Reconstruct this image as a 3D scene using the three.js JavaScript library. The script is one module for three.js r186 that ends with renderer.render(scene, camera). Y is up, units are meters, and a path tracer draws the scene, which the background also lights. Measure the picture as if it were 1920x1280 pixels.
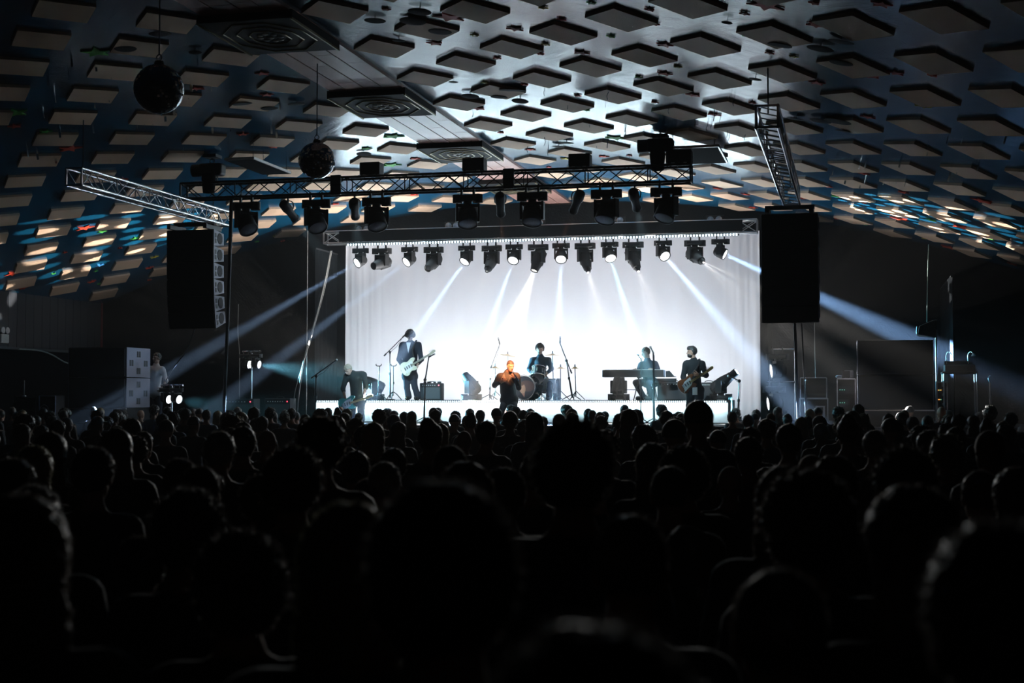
import * as THREE from 'three';
import { RoundedBoxGeometry } from 'three/addons/geometries/RoundedBoxGeometry.js';
import { mergeGeometries, mergeVertices } from 'three/addons/utils/BufferGeometryUtils.js';
import { RectAreaLightUniformsLib } from 'three/addons/lights/RectAreaLightUniformsLib.js';
import { createNoise3D } from 'simplex-noise';
RectAreaLightUniformsLib.init();

// ---------- camera, air, exposure ----------
const scene = new THREE.Scene();
scene.background = new THREE.Color(0, 0, 0);
const F = 2667, YAW = Math.atan(640 / F), PITCH = Math.atan(105 / F), EYE = new THREE.Vector3(0, 1.9, 0);
const camera = new THREE.PerspectiveCamera(2 * Math.atan(640 / F) * 180 / Math.PI, 1.5, 0.1, 120);
camera.position.copy(EYE);
camera.rotation.set(PITCH, YAW, 0, 'YXZ');
camera.focus = 34; camera.userData.fStop = 3.2;
camera.updateMatrixWorld(true);
scene.fog = new THREE.FogExp2(new THREE.Color(1, 1, 1), 0.0025);   // stage smoke, even through the hall: the beams in the photograph show in it
const renderer = new THREE.WebGLRenderer();
renderer.toneMapping = THREE.LinearToneMapping;
renderer.toneMappingExposure = 10;                        // intensities below are set for this exposure
renderer.shadowMap.enabled = true;

// ---------- helpers ----------
const V = (x, y, z) => new THREE.Vector3(x, y, z);
const XR = -8.15, HR = 7.26, KC = 0.0140;                    // ridge of the arched ceiling: x, height, curvature
const ceilY = (x) => HR - KC * (x - XR) ** 2;
const AX = [V(1, 0, 0), V(0, 1, 0), V(0, 0, 1)].map((v) => v.applyQuaternion(camera.quaternion));
const ray = (px, py) => AX[2].clone().negate().addScaledVector(AX[0], (px - 960) / F).addScaledVector(AX[1], (640 - py) / F);
const atZ = (px, py, z) => { const d = ray(px, py); return EYE.clone().addScaledVector(d, z / d.z); };
const atDepth = (px, py, depth) => EYE.clone().addScaledVector(ray(px, py), depth);
const atCeil = (px, py) => {
  const d = ray(px, py), a = KC * d.x * d.x, b = d.y - 2 * KC * d.x * XR, c = EYE.y - HR + KC * XR * XR;
  return EYE.clone().addScaledVector(d, (-b + Math.sqrt(b * b - 4 * a * c)) / (2 * a));
};
let seedN = 12345;
const rnd = () => { seedN = (seedN + 0x6d2b79f5) | 0; let t = Math.imul(seedN ^ (seedN >>> 15), 1 | seedN); t = (t + Math.imul(t ^ (t >>> 7), 61 | t)) ^ t; return ((t ^ (t >>> 14)) >>> 0) / 4294967296; };
const rr = (a, b) => a + (b - a) * rnd();
const noise3 = createNoise3D(() => rnd());
const names = new Map();
function numbered(n) { const k = names.get(n) || 0; names.set(n, k + 1); return k ? `${n}_${String(k).padStart(3, '0')}` : n; }
function shade(o) { o.castShadow = true; o.receiveShadow = true; return o; }
function tag(o, label, category, group, kind) {
  if (label) o.userData.label = label; if (category) o.userData.category = category;
  if (group) o.userData.group = group; if (kind) o.userData.kind = kind;
  return o;
}
function thing(name, label, category, pos, group) {
  const o = new THREE.Group(); o.name = numbered(name); scene.add(o);
  if (pos) o.position.copy(pos);
  return tag(o, label, category, group);
}
const nonIdx = (g) => { const r = g.index ? g.toNonIndexed() : g; for (const k of Object.keys(r.attributes)) if (!['position', 'normal', 'uv'].includes(k)) r.deleteAttribute(k); if (!r.attributes.uv) r.setAttribute('uv', new THREE.BufferAttribute(new Float32Array(r.attributes.position.count * 2), 2)); return r; };
const merged = (gs) => (Array.isArray(gs) ? (gs.length === 1 ? gs[0] : mergeGeometries(gs.map(nonIdx))) : gs);
function part(name, gs, mat, parent, label) {
  const m = shade(new THREE.Mesh(merged(gs), mat)); m.name = name; parent.add(m);
  if (label) m.userData.label = label;
  return m;
}
function solo(name, gs, mat, label, category, group) { const m = part(numbered(name), gs, mat, scene); return tag(m, label, category, group); }
function struct(name, gs, mat) { const m = part(name, gs, mat, scene); m.userData.kind = 'structure'; return m; }
function dup(o, label) { const c = o.clone(); c.name = numbered(o.name.replace(/_\d{3}$/, '')); scene.add(c); if (label) c.userData.label = label; return c; }
const T = (g, x = 0, y = 0, z = 0) => g.translate(x, y, z);
const bx = (w, h, d, x = 0, y = 0, z = 0) => new THREE.BoxGeometry(w, h, d).translate(x, y, z);
const rbx = (w, h, d, r, x = 0, y = 0, z = 0, s = 2) => new RoundedBoxGeometry(w, h, d, s, r).translate(x, y, z);
const cyl = (r1, r2, h, n = 12, x = 0, y = 0, z = 0) => new THREE.CylinderGeometry(r1, r2, h, n).translate(x, y, z);
const UPV = V(0, 1, 0);
function bar(a, b, r, n = 6, r2 = r) {            // round bar from a to b
  const d = b.clone().sub(a), l = d.length();
  const g = new THREE.CylinderGeometry(r2, r, l, n);
  g.applyQuaternion(new THREE.Quaternion().setFromUnitVectors(UPV, d.normalize()));
  return g.translate((a.x + b.x) / 2, (a.y + b.y) / 2, (a.z + b.z) / 2);
}
const tube = (pts, r, seg = 24, n = 6) => new THREE.TubeGeometry(new THREE.CatmullRomCurve3(pts), seg, r, n);
const lathe = (pts, n = 20) => new THREE.LatheGeometry(pts.map((p) => new THREE.Vector2(p[0], p[1])), n);
function rectLight(c, I, w, h, from, to) { const L = new THREE.RectAreaLight(new THREE.Color(...c), I, w, h); L.position.copy(from); L.lookAt(to); scene.add(L); return L; }
function spotLight(c, I, ang, pen, rad, from, to) { const L = new THREE.SpotLight(new THREE.Color(...c), I, 0, ang, pen); L.position.copy(from); L.target.position.copy(to); L.shadow.radius = rad; L.castShadow = true; scene.add(L, L.target); return L; }
const glow = (c, k = 0.45) => new THREE.MeshStandardMaterial({ color: new THREE.Color(0.8, 0.8, 0.8), emissive: new THREE.Color(...c), emissiveIntensity: k });
const lin = (r, g, b) => new THREE.Color(r, g, b);
const mat = (c, o = {}) => new THREE.MeshStandardMaterial({ color: Array.isArray(c) ? lin(...c) : c, roughness: 0.7, metalness: 0, side: THREE.DoubleSide, ...o });
const phys = (c, o = {}) => new THREE.MeshPhysicalMaterial({ color: Array.isArray(c) ? lin(...c) : c, roughness: 0.7, side: THREE.DoubleSide, ...o });
function tex(w, h, f, srgb, rep) {                // f(u, v) -> number or [r, g, b], 0..1
  const d = new Uint8Array(w * h * 4);
  for (let y = 0; y < h; y++) for (let x = 0; x < w; x++) {
    const v = f(x / w, y / h), i = (y * w + x) * 4, a = Array.isArray(v) ? v : [v, v, v];
    for (let c = 0; c < 3; c++) d[i + c] = Math.max(0, Math.min(255, a[c] * 255)); d[i + 3] = 255;
  }
  const t = new THREE.DataTexture(d, w, h); t.magFilter = THREE.LinearFilter; t.wrapS = t.wrapT = THREE.RepeatWrapping;
  if (srgb) t.colorSpace = THREE.SRGBColorSpace; if (rep) t.repeat.set(rep, rep); t.needsUpdate = true;
  return t;
}
const tor = (u, v, n, s) => noise3(Math.cos(u * 6.2832) * n / 6.2832 + s, Math.sin(u * 6.2832) * n / 6.2832 + Math.cos(v * 6.2832) * n / 6.2832, Math.sin(v * 6.2832) * n / 6.2832 + s * 2);
// ---------- figures: signed distance fields meshed with surface nets ----------
const SMIN = (a, b, k) => { const h = Math.max(k - Math.abs(a - b), 0) / k; return Math.min(a, b) - h * h * k * 0.25; };
const bone = (a, b, ra, rb) => ({ a, b, ra, rb, ab: b.clone().sub(a), l2: Math.max(1e-9, b.distanceToSquared(a)) });
function boneD(o, x, y, z) {
  const px = x - o.a.x, py = y - o.a.y, pz = z - o.a.z, t = Math.max(0, Math.min(1, (px * o.ab.x + py * o.ab.y + pz * o.ab.z) / o.l2));
  const dx = px - o.ab.x * t, dy = py - o.ab.y * t, dz = pz - o.ab.z * t;
  return Math.sqrt(dx * dx + dy * dy + dz * dz) - (o.ra + (o.rb - o.ra) * t);
}
const bonesD = (B, k = 0.03) => (x, y, z) => { let d = 1e3; for (const o of B) d = SMIN(d, boneD(o, x, y, z), o.k || k); return d; };
// ellipsoid in a local frame: c centre, R = [right, up, front], r radii
const ell = (c, R, r) => (x, y, z) => { const dx = x - c.x, dy = y - c.y, dz = z - c.z; let s = 0; const q = []; for (let i = 0; i < 3; i++) { const v = (dx * R[i].x + dy * R[i].y + dz * R[i].z) / r[i]; s += v * v; } const k = Math.sqrt(s); return (k - 1) * Math.min(r[0], r[1], r[2]) * (k < 1 ? 1 : 1); };
function surf(f, lo, hi, cell) {                                  // naive surface nets
  const n = [0, 1, 2].map((i) => Math.ceil((hi.getComponent(i) - lo.getComponent(i)) / cell) + 2), [nx, ny, nz] = n, val = new Float32Array(nx * ny * nz);
  const P = (i, o) => o + i * cell, id = (i, j, k) => i + nx * (j + ny * k);
  for (let k = 0; k < nz; k++) for (let j = 0; j < ny; j++) for (let i = 0; i < nx; i++) val[id(i, j, k)] = f(P(i, lo.x - cell / 2), P(j, lo.y - cell / 2), P(k, lo.z - cell / 2));
  const vi = new Int32Array(nx * ny * nz).fill(-1), pos = [], idx = [];
  for (let k = 0; k < nz - 1; k++) for (let j = 0; j < ny - 1; j++) for (let i = 0; i < nx - 1; i++) {
    let sx = 0, sy = 0, sz = 0, c = 0, m = 0;
    for (let e = 0; e < 8; e++) if (val[id(i + (e & 1), j + (e >> 1 & 1), k + (e >> 2))] < 0) m |= 1 << e;
    if (m === 0 || m === 255) continue;
    for (let e = 0; e < 8; e++) for (const b of [1, 2, 4]) if (!(e & b)) { const g = e | b, A = m >> e & 1, B = m >> g & 1; if (A === B) continue;
      const va = val[id(i + (e & 1), j + (e >> 1 & 1), k + (e >> 2))], vb = val[id(i + (g & 1), j + (g >> 1 & 1), k + (g >> 2))], t = va / (va - vb);
      sx += (e & 1) + (b === 1 ? t : 0); sy += (e >> 1 & 1) + (b === 2 ? t : 0); sz += (e >> 2) + (b === 4 ? t : 0); c++; }
    vi[id(i, j, k)] = pos.length / 3; pos.push(lo.x - cell / 2 + (i + sx / c) * cell, lo.y - cell / 2 + (j + sy / c) * cell, lo.z - cell / 2 + (k + sz / c) * cell);
  }
  for (let k = 1; k < nz - 1; k++) for (let j = 1; j < ny - 1; j++) for (let i = 1; i < nx - 1; i++) { const a = val[id(i, j, k)] < 0;
    const quad = (p, q, r, s, fl) => { if (p < 0 || q < 0 || r < 0 || s < 0) return; if (fl) idx.push(p, q, r, p, r, s); else idx.push(p, r, q, p, s, r); };
    if (a !== val[id(i + 1, j, k)] < 0) quad(vi[id(i, j - 1, k - 1)], vi[id(i, j, k - 1)], vi[id(i, j, k)], vi[id(i, j - 1, k)], a);
    if (a !== val[id(i, j + 1, k)] < 0) quad(vi[id(i - 1, j, k - 1)], vi[id(i - 1, j, k)], vi[id(i, j, k)], vi[id(i, j, k - 1)], a);
    if (a !== val[id(i, j, k + 1)] < 0) quad(vi[id(i - 1, j - 1, k)], vi[id(i, j - 1, k)], vi[id(i, j, k)], vi[id(i - 1, j, k)], a); }
  const g = new THREE.BufferGeometry(); g.setAttribute('position', new THREE.Float32BufferAttribute(pos, 3)); g.setIndex(idx); g.computeVertexNormals();
  return g;
}
const boundsOf = (pts, m) => { const b = new THREE.Box3().setFromPoints(pts); return [b.min.clone().subScalar(m), b.max.clone().addScalar(m)]; };
function frame(front, up = UPV) { const f = front.clone().normalize(), r = up.clone().cross(f).normalize(), u = f.clone().cross(r).normalize(); return [r, u, f]; }   // right(+x of the figure), up, front
const L3 = (c, R, x, y, z) => c.clone().addScaledVector(R[0], x).addScaledVector(R[1], y).addScaledVector(R[2], z);
// head: c = centre of the skull, R frame
function headSDF(c, R, s = 1) {
  const E = (x, y, z, a, b, d) => ell(L3(c, R, x * s, y * s, z * s), R, [a * s, b * s, d * s]);
  const skull = E(0, 0.02, -0.008, 0.077, 0.098, 0.097), jaw = E(0, -0.058, 0.022, 0.056, 0.066, 0.066), chin = E(0, -0.098, 0.052, 0.03, 0.024, 0.026), nose = E(0, -0.022, 0.094, 0.013, 0.026, 0.02), nb = E(0, -0.036, 0.1, 0.018, 0.012, 0.017), brow = E(0, 0.022, 0.076, 0.05, 0.013, 0.016), lip = E(0, -0.068, 0.084, 0.023, 0.01, 0.01);
  const ears = [-1, 1].map((k) => E(k * 0.079, -0.012, -0.006, 0.011, 0.032, 0.02)), eyes = [-1, 1].map((k) => E(k * 0.031, 0.001, 0.09, 0.018, 0.011, 0.016)), mouth = E(0, -0.066, 0.097, 0.022, 0.003, 0.012);
  return (x, y, z) => { let d = SMIN(skull(x, y, z), jaw(x, y, z), 0.03 * s); d = SMIN(d, chin(x, y, z), 0.02 * s); d = SMIN(d, nose(x, y, z), 0.012 * s); d = SMIN(d, nb(x, y, z), 0.008 * s); d = SMIN(d, brow(x, y, z), 0.015 * s); d = SMIN(d, lip(x, y, z), 0.01 * s);
    for (const e of ears) d = SMIN(d, e(x, y, z), 0.008 * s); for (const e of eyes) d = Math.max(d, -SMIN(e(x, y, z), 9, 0.005)); return Math.max(d, -mouth(x, y, z)); };
}
// hand: wrist w, R frame [thumb side, palm normal, finger direction], curl 0..1, spread
function handBones(w, R, s = 1, curl = 0.35, spread = 1) {
  const B = [], lens = [0.074, 0.082, 0.076, 0.06], xs = [0.03, 0.01, -0.011, -0.031];
  B.push(bone(L3(w, R, 0.014 * s, 0, 0.015 * s), L3(w, R, 0.022 * s, 0, 0.082 * s), 0.019 * s, 0.015 * s), bone(L3(w, R, -0.012 * s, 0, 0.015 * s), L3(w, R, -0.026 * s, 0, 0.078 * s), 0.019 * s, 0.014 * s), bone(L3(w, R, 0, 0, 0), L3(w, R, 0, 0, 0.08 * s), 0.022 * s, 0.015 * s));
  for (let i = 0; i < 4; i++) { let p = L3(w, R, xs[i] * s, 0, 0.086 * s), a = 0.15 + curl * 0.5; const sp = xs[i] * 2.2 * spread; for (let j = 0; j < 3; j++) { const l = lens[i] * [0.45, 0.32, 0.23][j] * s, q = p.clone().addScaledVector(R[2], Math.cos(a) * l).addScaledVector(R[1], -Math.sin(a) * l).addScaledVector(R[0], sp * l); const o = bone(p, q, (0.0092 - j * 0.0008) * s, (0.0084 - j * 0.0008) * s); o.k = 0.004; B.push(o); p = q; a += curl * 1.25; } }
  let p = L3(w, R, 0.026 * s, -0.004 * s, 0.028 * s); for (let j = 0; j < 3; j++) { const l = [0.034, 0.03, 0.024][j] * s, q = p.clone().addScaledVector(R[0], l * (0.75 - 0.25 * j * (0.5 + curl))).addScaledVector(R[2], l * 0.7).addScaledVector(R[1], -l * (0.2 + curl * 0.5)); const o = bone(p, q, (0.0115 - j * 0.001) * s, (0.0105 - j * 0.001) * s); o.k = 0.006; B.push(o); p = q; }
  return B;
}
const handR = (wrist, elbow, thumbHint) => { const f = wrist.clone().sub(elbow).normalize(), t = thumbHint.clone().addScaledVector(f, -thumbHint.dot(f)).normalize(), n = f.clone().cross(t).normalize(); return [t, n, f]; };
const skinM = phys([0.42, 0.24, 0.17], { roughness: 0.55 }), skinPale = phys([0.5, 0.34, 0.27], { roughness: 0.55 });
const hairM = (c) => phys(c, { roughness: 0.5, ior: 1.7, sheen: 1, sheenRoughness: 0.4, sheenColor: lin(0.9, 0.8, 0.7) });
const fabric = (c) => phys(c, { roughness: 0.9, sheen: 0.3, sheenRoughness: 0.6, sheenColor: lin(0.4, 0.4, 0.45) });

/* figure: joints in world space; parts: body (one surface), garments, hair */
function figure(t, J, o) {
  const s = o.s || 1, R = frame(o.look, o.headUp || UPV), base = t.position, rel = (g) => g.translate(-base.x, -base.y, -base.z);
  const torso = (e, w = 0) => [bone(J.pelvis, J.waist, 0.125 * s + e, 0.115 * s + e + w), bone(J.waist, J.chest, 0.115 * s + e + w, 0.135 * s + e + w * 0.6), bone(J.chest.clone().lerp(J.shL, 0.75), J.chest.clone().lerp(J.shR, 0.75), 0.085 * s + e, 0.085 * s + e), bone(J.hipL, J.hipR, 0.1 * s + e, 0.1 * s + e), bone(J.chest, J.neck, 0.1 * s + e, 0.06 * s + e)];
  const arm = (e, k, ext = 0) => [['shL', 'elL', 'wrL'], ['shR', 'elR', 'wrR']].flatMap(([a, b, c]) => [bone(J[a], J[b], 0.056 * s + e, 0.043 * s + e), bone(J[b], k >= 1 ? J[c].clone().lerp(J[b], ext) : J[b].clone().lerp(J[c], k), 0.042 * s + e, (0.04 - 0.01 * k) * s + e)]);
  const leg = (e, lo) => [['hipL', 'knL', 'anL', 'toL'], ['hipR', 'knR', 'anR', 'toR']].flatMap(([a, b, c, d]) => [bone(J[a], J[b], 0.088 * s + e, 0.06 * s + e), bone(J[b], J[c], 0.058 * s + e, (lo || 0.04) * s + e)]);
  const feet = (e) => [['anL', 'toL'], ['anR', 'toR']].map(([a, b]) => bone(J[a].clone().add(V(0, -0.03 * s, 0)), J[b], 0.045 * s + e, 0.036 * s + e));
  const neckB = [bone(J.neck, L3(J.head, R, 0, -0.06 * s, -0.02 * s), 0.056 * s, 0.054 * s)];
  const all = Object.values(J).filter((v) => v && v.isVector3);
  const gs = [surf(bonesD([...torso(0), ...arm(0, 1), ...leg(0), ...feet(0), ...neckB]), ...boundsOf(all, 0.2), o.cell || 0.02), surf(headSDF(J.head, R, s), ...boundsOf([J.head], 0.16 * s), o.hcell || 0.007)];
  for (const h of o.hands || []) { const B = handBones(h.w, h.R, s, h.curl ?? 0.4, h.spread ?? 1); gs.push(surf(bonesD(B, 0.012), ...boundsOf(B.flatMap((b) => [b.a, b.b]), 0.03), 0.006)); }
  part('body', rel(merged(gs)), o.skin || skinM, t);
  const garm = (name, B, m, k, cell = o.cell || 0.02, cut) => { const f = bonesD(B, k || 0.04), g = cut ? (x, y, z) => Math.max(f(x, y, z), cut(x, y, z)) : f; const wr = (x, y, z) => g(x, y, z) + 0.006 * noise3(x * 7, y * 4, z * 7); return part(name, rel(surf(wr, ...boundsOf(B.flatMap((b) => [b.a, b.b]), 0.2), cell)), m, t); };
  if (o.trousers) garm('trousers', [bone(J.hipL, J.hipR, 0.108 * s, 0.108 * s), bone(J.pelvis, J.waist.clone().lerp(J.pelvis, 0.5), 0.13 * s, 0.122 * s), ...leg(o.loose || 0.012, o.cuff || 0.06)], o.trousers, 0.03);
  if (o.top) garm(o.topName || 'jacket', [...torso(o.topFit || 0.016, o.boxy || 0), ...arm(0.014, o.sleeve ?? 1, 0.08), ...(o.hem ? [bone(J.hipL.clone().lerp(J.waist, 0.1), J.hipR.clone().lerp(J.waist, 0.1), (o.hemR || 0.13) * s, (o.hemR || 0.13) * s), bone(J.hipL.clone().lerp(J.knL, 0.18), J.hipR.clone().lerp(J.knR, 0.18), (o.hemR || 0.13) * 0.81 * s, (o.hemR || 0.13) * 0.81 * s)] : [])], o.top, 0.04);
  if (o.shoes) for (const fb of feet(0.012)) garm('shoe', [fb], o.shoes, 0.02, 0.014);
  if (o.hair) { const cap = ell(L3(J.head, R, 0, 0.03 * s, -0.012 * s), R, [(0.083 + o.hairT) * s, (0.1 + o.hairT) * s, (0.098 + o.hairT) * s]), extra = o.hairX ? ell(L3(J.head, R, ...o.hairX.slice(0, 3).map((v) => v * s)), R, o.hairX.slice(3).map((v) => v * s)) : null, lift = o.hairLine ?? 0.035, back = o.hairBack ?? -0.075, hn = o.hairN ?? 0.01;
    const h = (x, y, z) => { const dx = x - J.head.x, dy = y - J.head.y, dz = z - J.head.z, f = dx * R[2].x + dy * R[2].y + dz * R[2].z, u = dx * R[1].x + dy * R[1].y + dz * R[1].z; let d = cap(x, y, z); if (extra) d = SMIN(d, extra(x, y, z), 0.03); d += hn * noise3(x * 38, y * 38, z * 38) + hn * 0.6 * noise3(x * 90, y * 60, z * 90);
      const cut = Math.max(f > 0.02 * s ? (lift * s - u) : (back * s - u) + Math.max(0, (f + 0.03 * s)) * (lift - back) / 0.05, -1); return Math.max(d, cut * 0.7); };
    part('hair', rel(surf(h, ...boundsOf([J.head], 0.2 * s), 0.009)), o.hair, t); }
  return { R, rel };
}
// ---------- materials ----------
const speckTex = tex(256, 256, (u, v) => 0.5 + 0.5 * tor(u, v, 150, 3) , false, 1);
const mottle = tex(256, 256, (u, v) => 0.55 + 0.3 * tor(u, v, 8, 1) + 0.15 * tor(u, v, 40, 7), false, 0.35);
const bumpFine = tex(256, 256, (u, v) => 0.5 + 0.35 * tor(u, v, 60, 5) + 0.15 * tor(u, v, 12, 9), false, 1);
const M = {};
M.ceiling = phys([0.004, 0.078, 0.155], { roughness: 0.23, ior: 1.6, bumpMap: mottle, bumpScale: 0.0035, specularIntensity: 1.0 });
M.diamond = phys([0.78, 0.53, 0.36], { roughness: 0.72, bumpMap: speckTex, bumpScale: 0.006 });
M.ridge = phys([0.62, 0.34, 0.28], { roughness: 0.36, bumpMap: mottle, bumpScale: 0.002 });
M.black = mat([0.012, 0.012, 0.013], { roughness: 0.6 });
M.blackMatt = phys([0.007, 0.007, 0.008], { roughness: 1, specularIntensity: 0.2 });
M.wall = phys([0.010, 0.011, 0.014], { roughness: 0.95, specularIntensity: 0.15, bumpMap: mottle, bumpScale: 0.01 });
M.drape = phys([0.006, 0.007, 0.008], { roughness: 1, specularIntensity: 0.1 });
M.floor = mat([0.05, 0.035, 0.025], { roughness: 0.5 });
M.deck = phys([0.015, 0.015, 0.017], { roughness: 0.7, specularIntensity: 0.4 });
M.cloth = mat([0.82, 0.82, 0.85], { roughness: 0.95 });

// ---------- room shell ----------
const XL = -21.75, XRW = 5.45, ZB = -38.2, ZF = 6;
struct('floor', bx(XRW - XL + 0.6, 0.2, ZF - ZB + 0.6, (XL + XRW) / 2, -0.1, (ZF + ZB) / 2), M.floor);
const ceilG = (() => {                             // arched shell with thickness
  const N = 64, z0 = ZF + 0.2, z1 = ZB - 0.2, M2 = 24, pos = [], uv = [], idx = [];
  const row = (k, th) => { for (let j = 0; j <= M2; j++) { const z = z0 + (z1 - z0) * j / M2; for (let i = 0; i <= N; i++) { const x = XL - 0.1 + (XRW - XL + 0.2) * i / N; pos.push(x, ceilY(x) + th, z); uv.push(x, z); } } };
  row(0, 0); row(1, 0.2);
  const W = N + 1, off = W * (M2 + 1);
  for (let j = 0; j < M2; j++) for (let i = 0; i < N; i++) { const a = j * W + i, b = a + 1, c = a + W, d = c + 1; idx.push(a, c, b, b, c, d, a + off, b + off, c + off, b + off, d + off, c + off); }
  const g = new THREE.BufferGeometry(); g.setAttribute('position', new THREE.Float32BufferAttribute(pos, 3)); g.setAttribute('uv', new THREE.Float32BufferAttribute(uv, 2)); g.setIndex(idx); g.computeVertexNormals();
  return g;
})();
const ceiling = struct('ceiling', ceilG, M.ceiling);
const archWall = (z, d) => {                       // end wall under the arch
  const s = new THREE.Shape(); s.moveTo(XL - 0.2, -0.1); s.lineTo(XRW + 0.2, -0.1);
  for (let i = 0; i <= 40; i++) { const x = XRW + 0.2 + (XL - XRW - 0.4) * i / 40; s.lineTo(x, ceilY(x) + 0.05); }
  return new THREE.ExtrudeGeometry(s, { depth: d, bevelEnabled: false }).translate(0, 0, z);
};
const wallBack = struct('wall_back', archWall(ZB - 0.2, 0.2), M.wall);
struct('wall_front', archWall(ZF, 0.2), M.wall);
const wallLeft = struct('wall_left', bx(0.2, 5.1, ZF - ZB + 0.4, XL - 0.1, 2.45, (ZF + ZB) / 2), M.wall);
struct('wall_right', bx(0.2, 5.1, ZF - ZB + 0.4, XRW + 0.1, 2.45, (ZF + ZB) / 2), M.wall);

// ceiling diamonds on their lattice: arc length a from the ridge, z along the hall
const arcX = (a) => { let s = a; for (let i = 0; i < 6; i++) s = a / (1 + (2 * KC * s) ** 2 / 6); return s; };
const onCeil = (a, z, drop = 0) => { const s = arcX(a), sl = -2 * KC * s, n = V(sl, -1, 0).normalize(); return { p: V(XR + s, HR - KC * s * s, z).addScaledVector(n, drop), tilt: Math.atan(sl) }; };
const diaG = (() => { const s = new THREE.Shape(); s.moveTo(-0.49, 0); s.lineTo(0, -0.6); s.lineTo(0.49, 0); s.lineTo(0, 0.6); s.closePath();
  return new THREE.ExtrudeGeometry(s, { depth: 0.05, bevelEnabled: false }).rotateX(Math.PI / 2); })();   // hangs 5 cm below its plane
for (const side of [-1, 1]) for (let n = 0; n < 13; n++) for (let m = -3; m < 9; m++) {
  const z = -(20.38 + 2.11 * (m + (n % 2 ? 0.5 : 0))), c = onCeil(side * (1.26 + n), z);
  if (z < ZB + 0.62 || z > -13.5) continue;
  const q = V(c.p.x, c.p.y, z).project(camera); if (Math.abs(q.x) > 1.12 || q.y > 1.14) continue;
  const d = part('diamond_panel', diaG, M.diamond, ceiling); d.position.copy(c.p); d.rotation.z = c.tilt;
}
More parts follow.
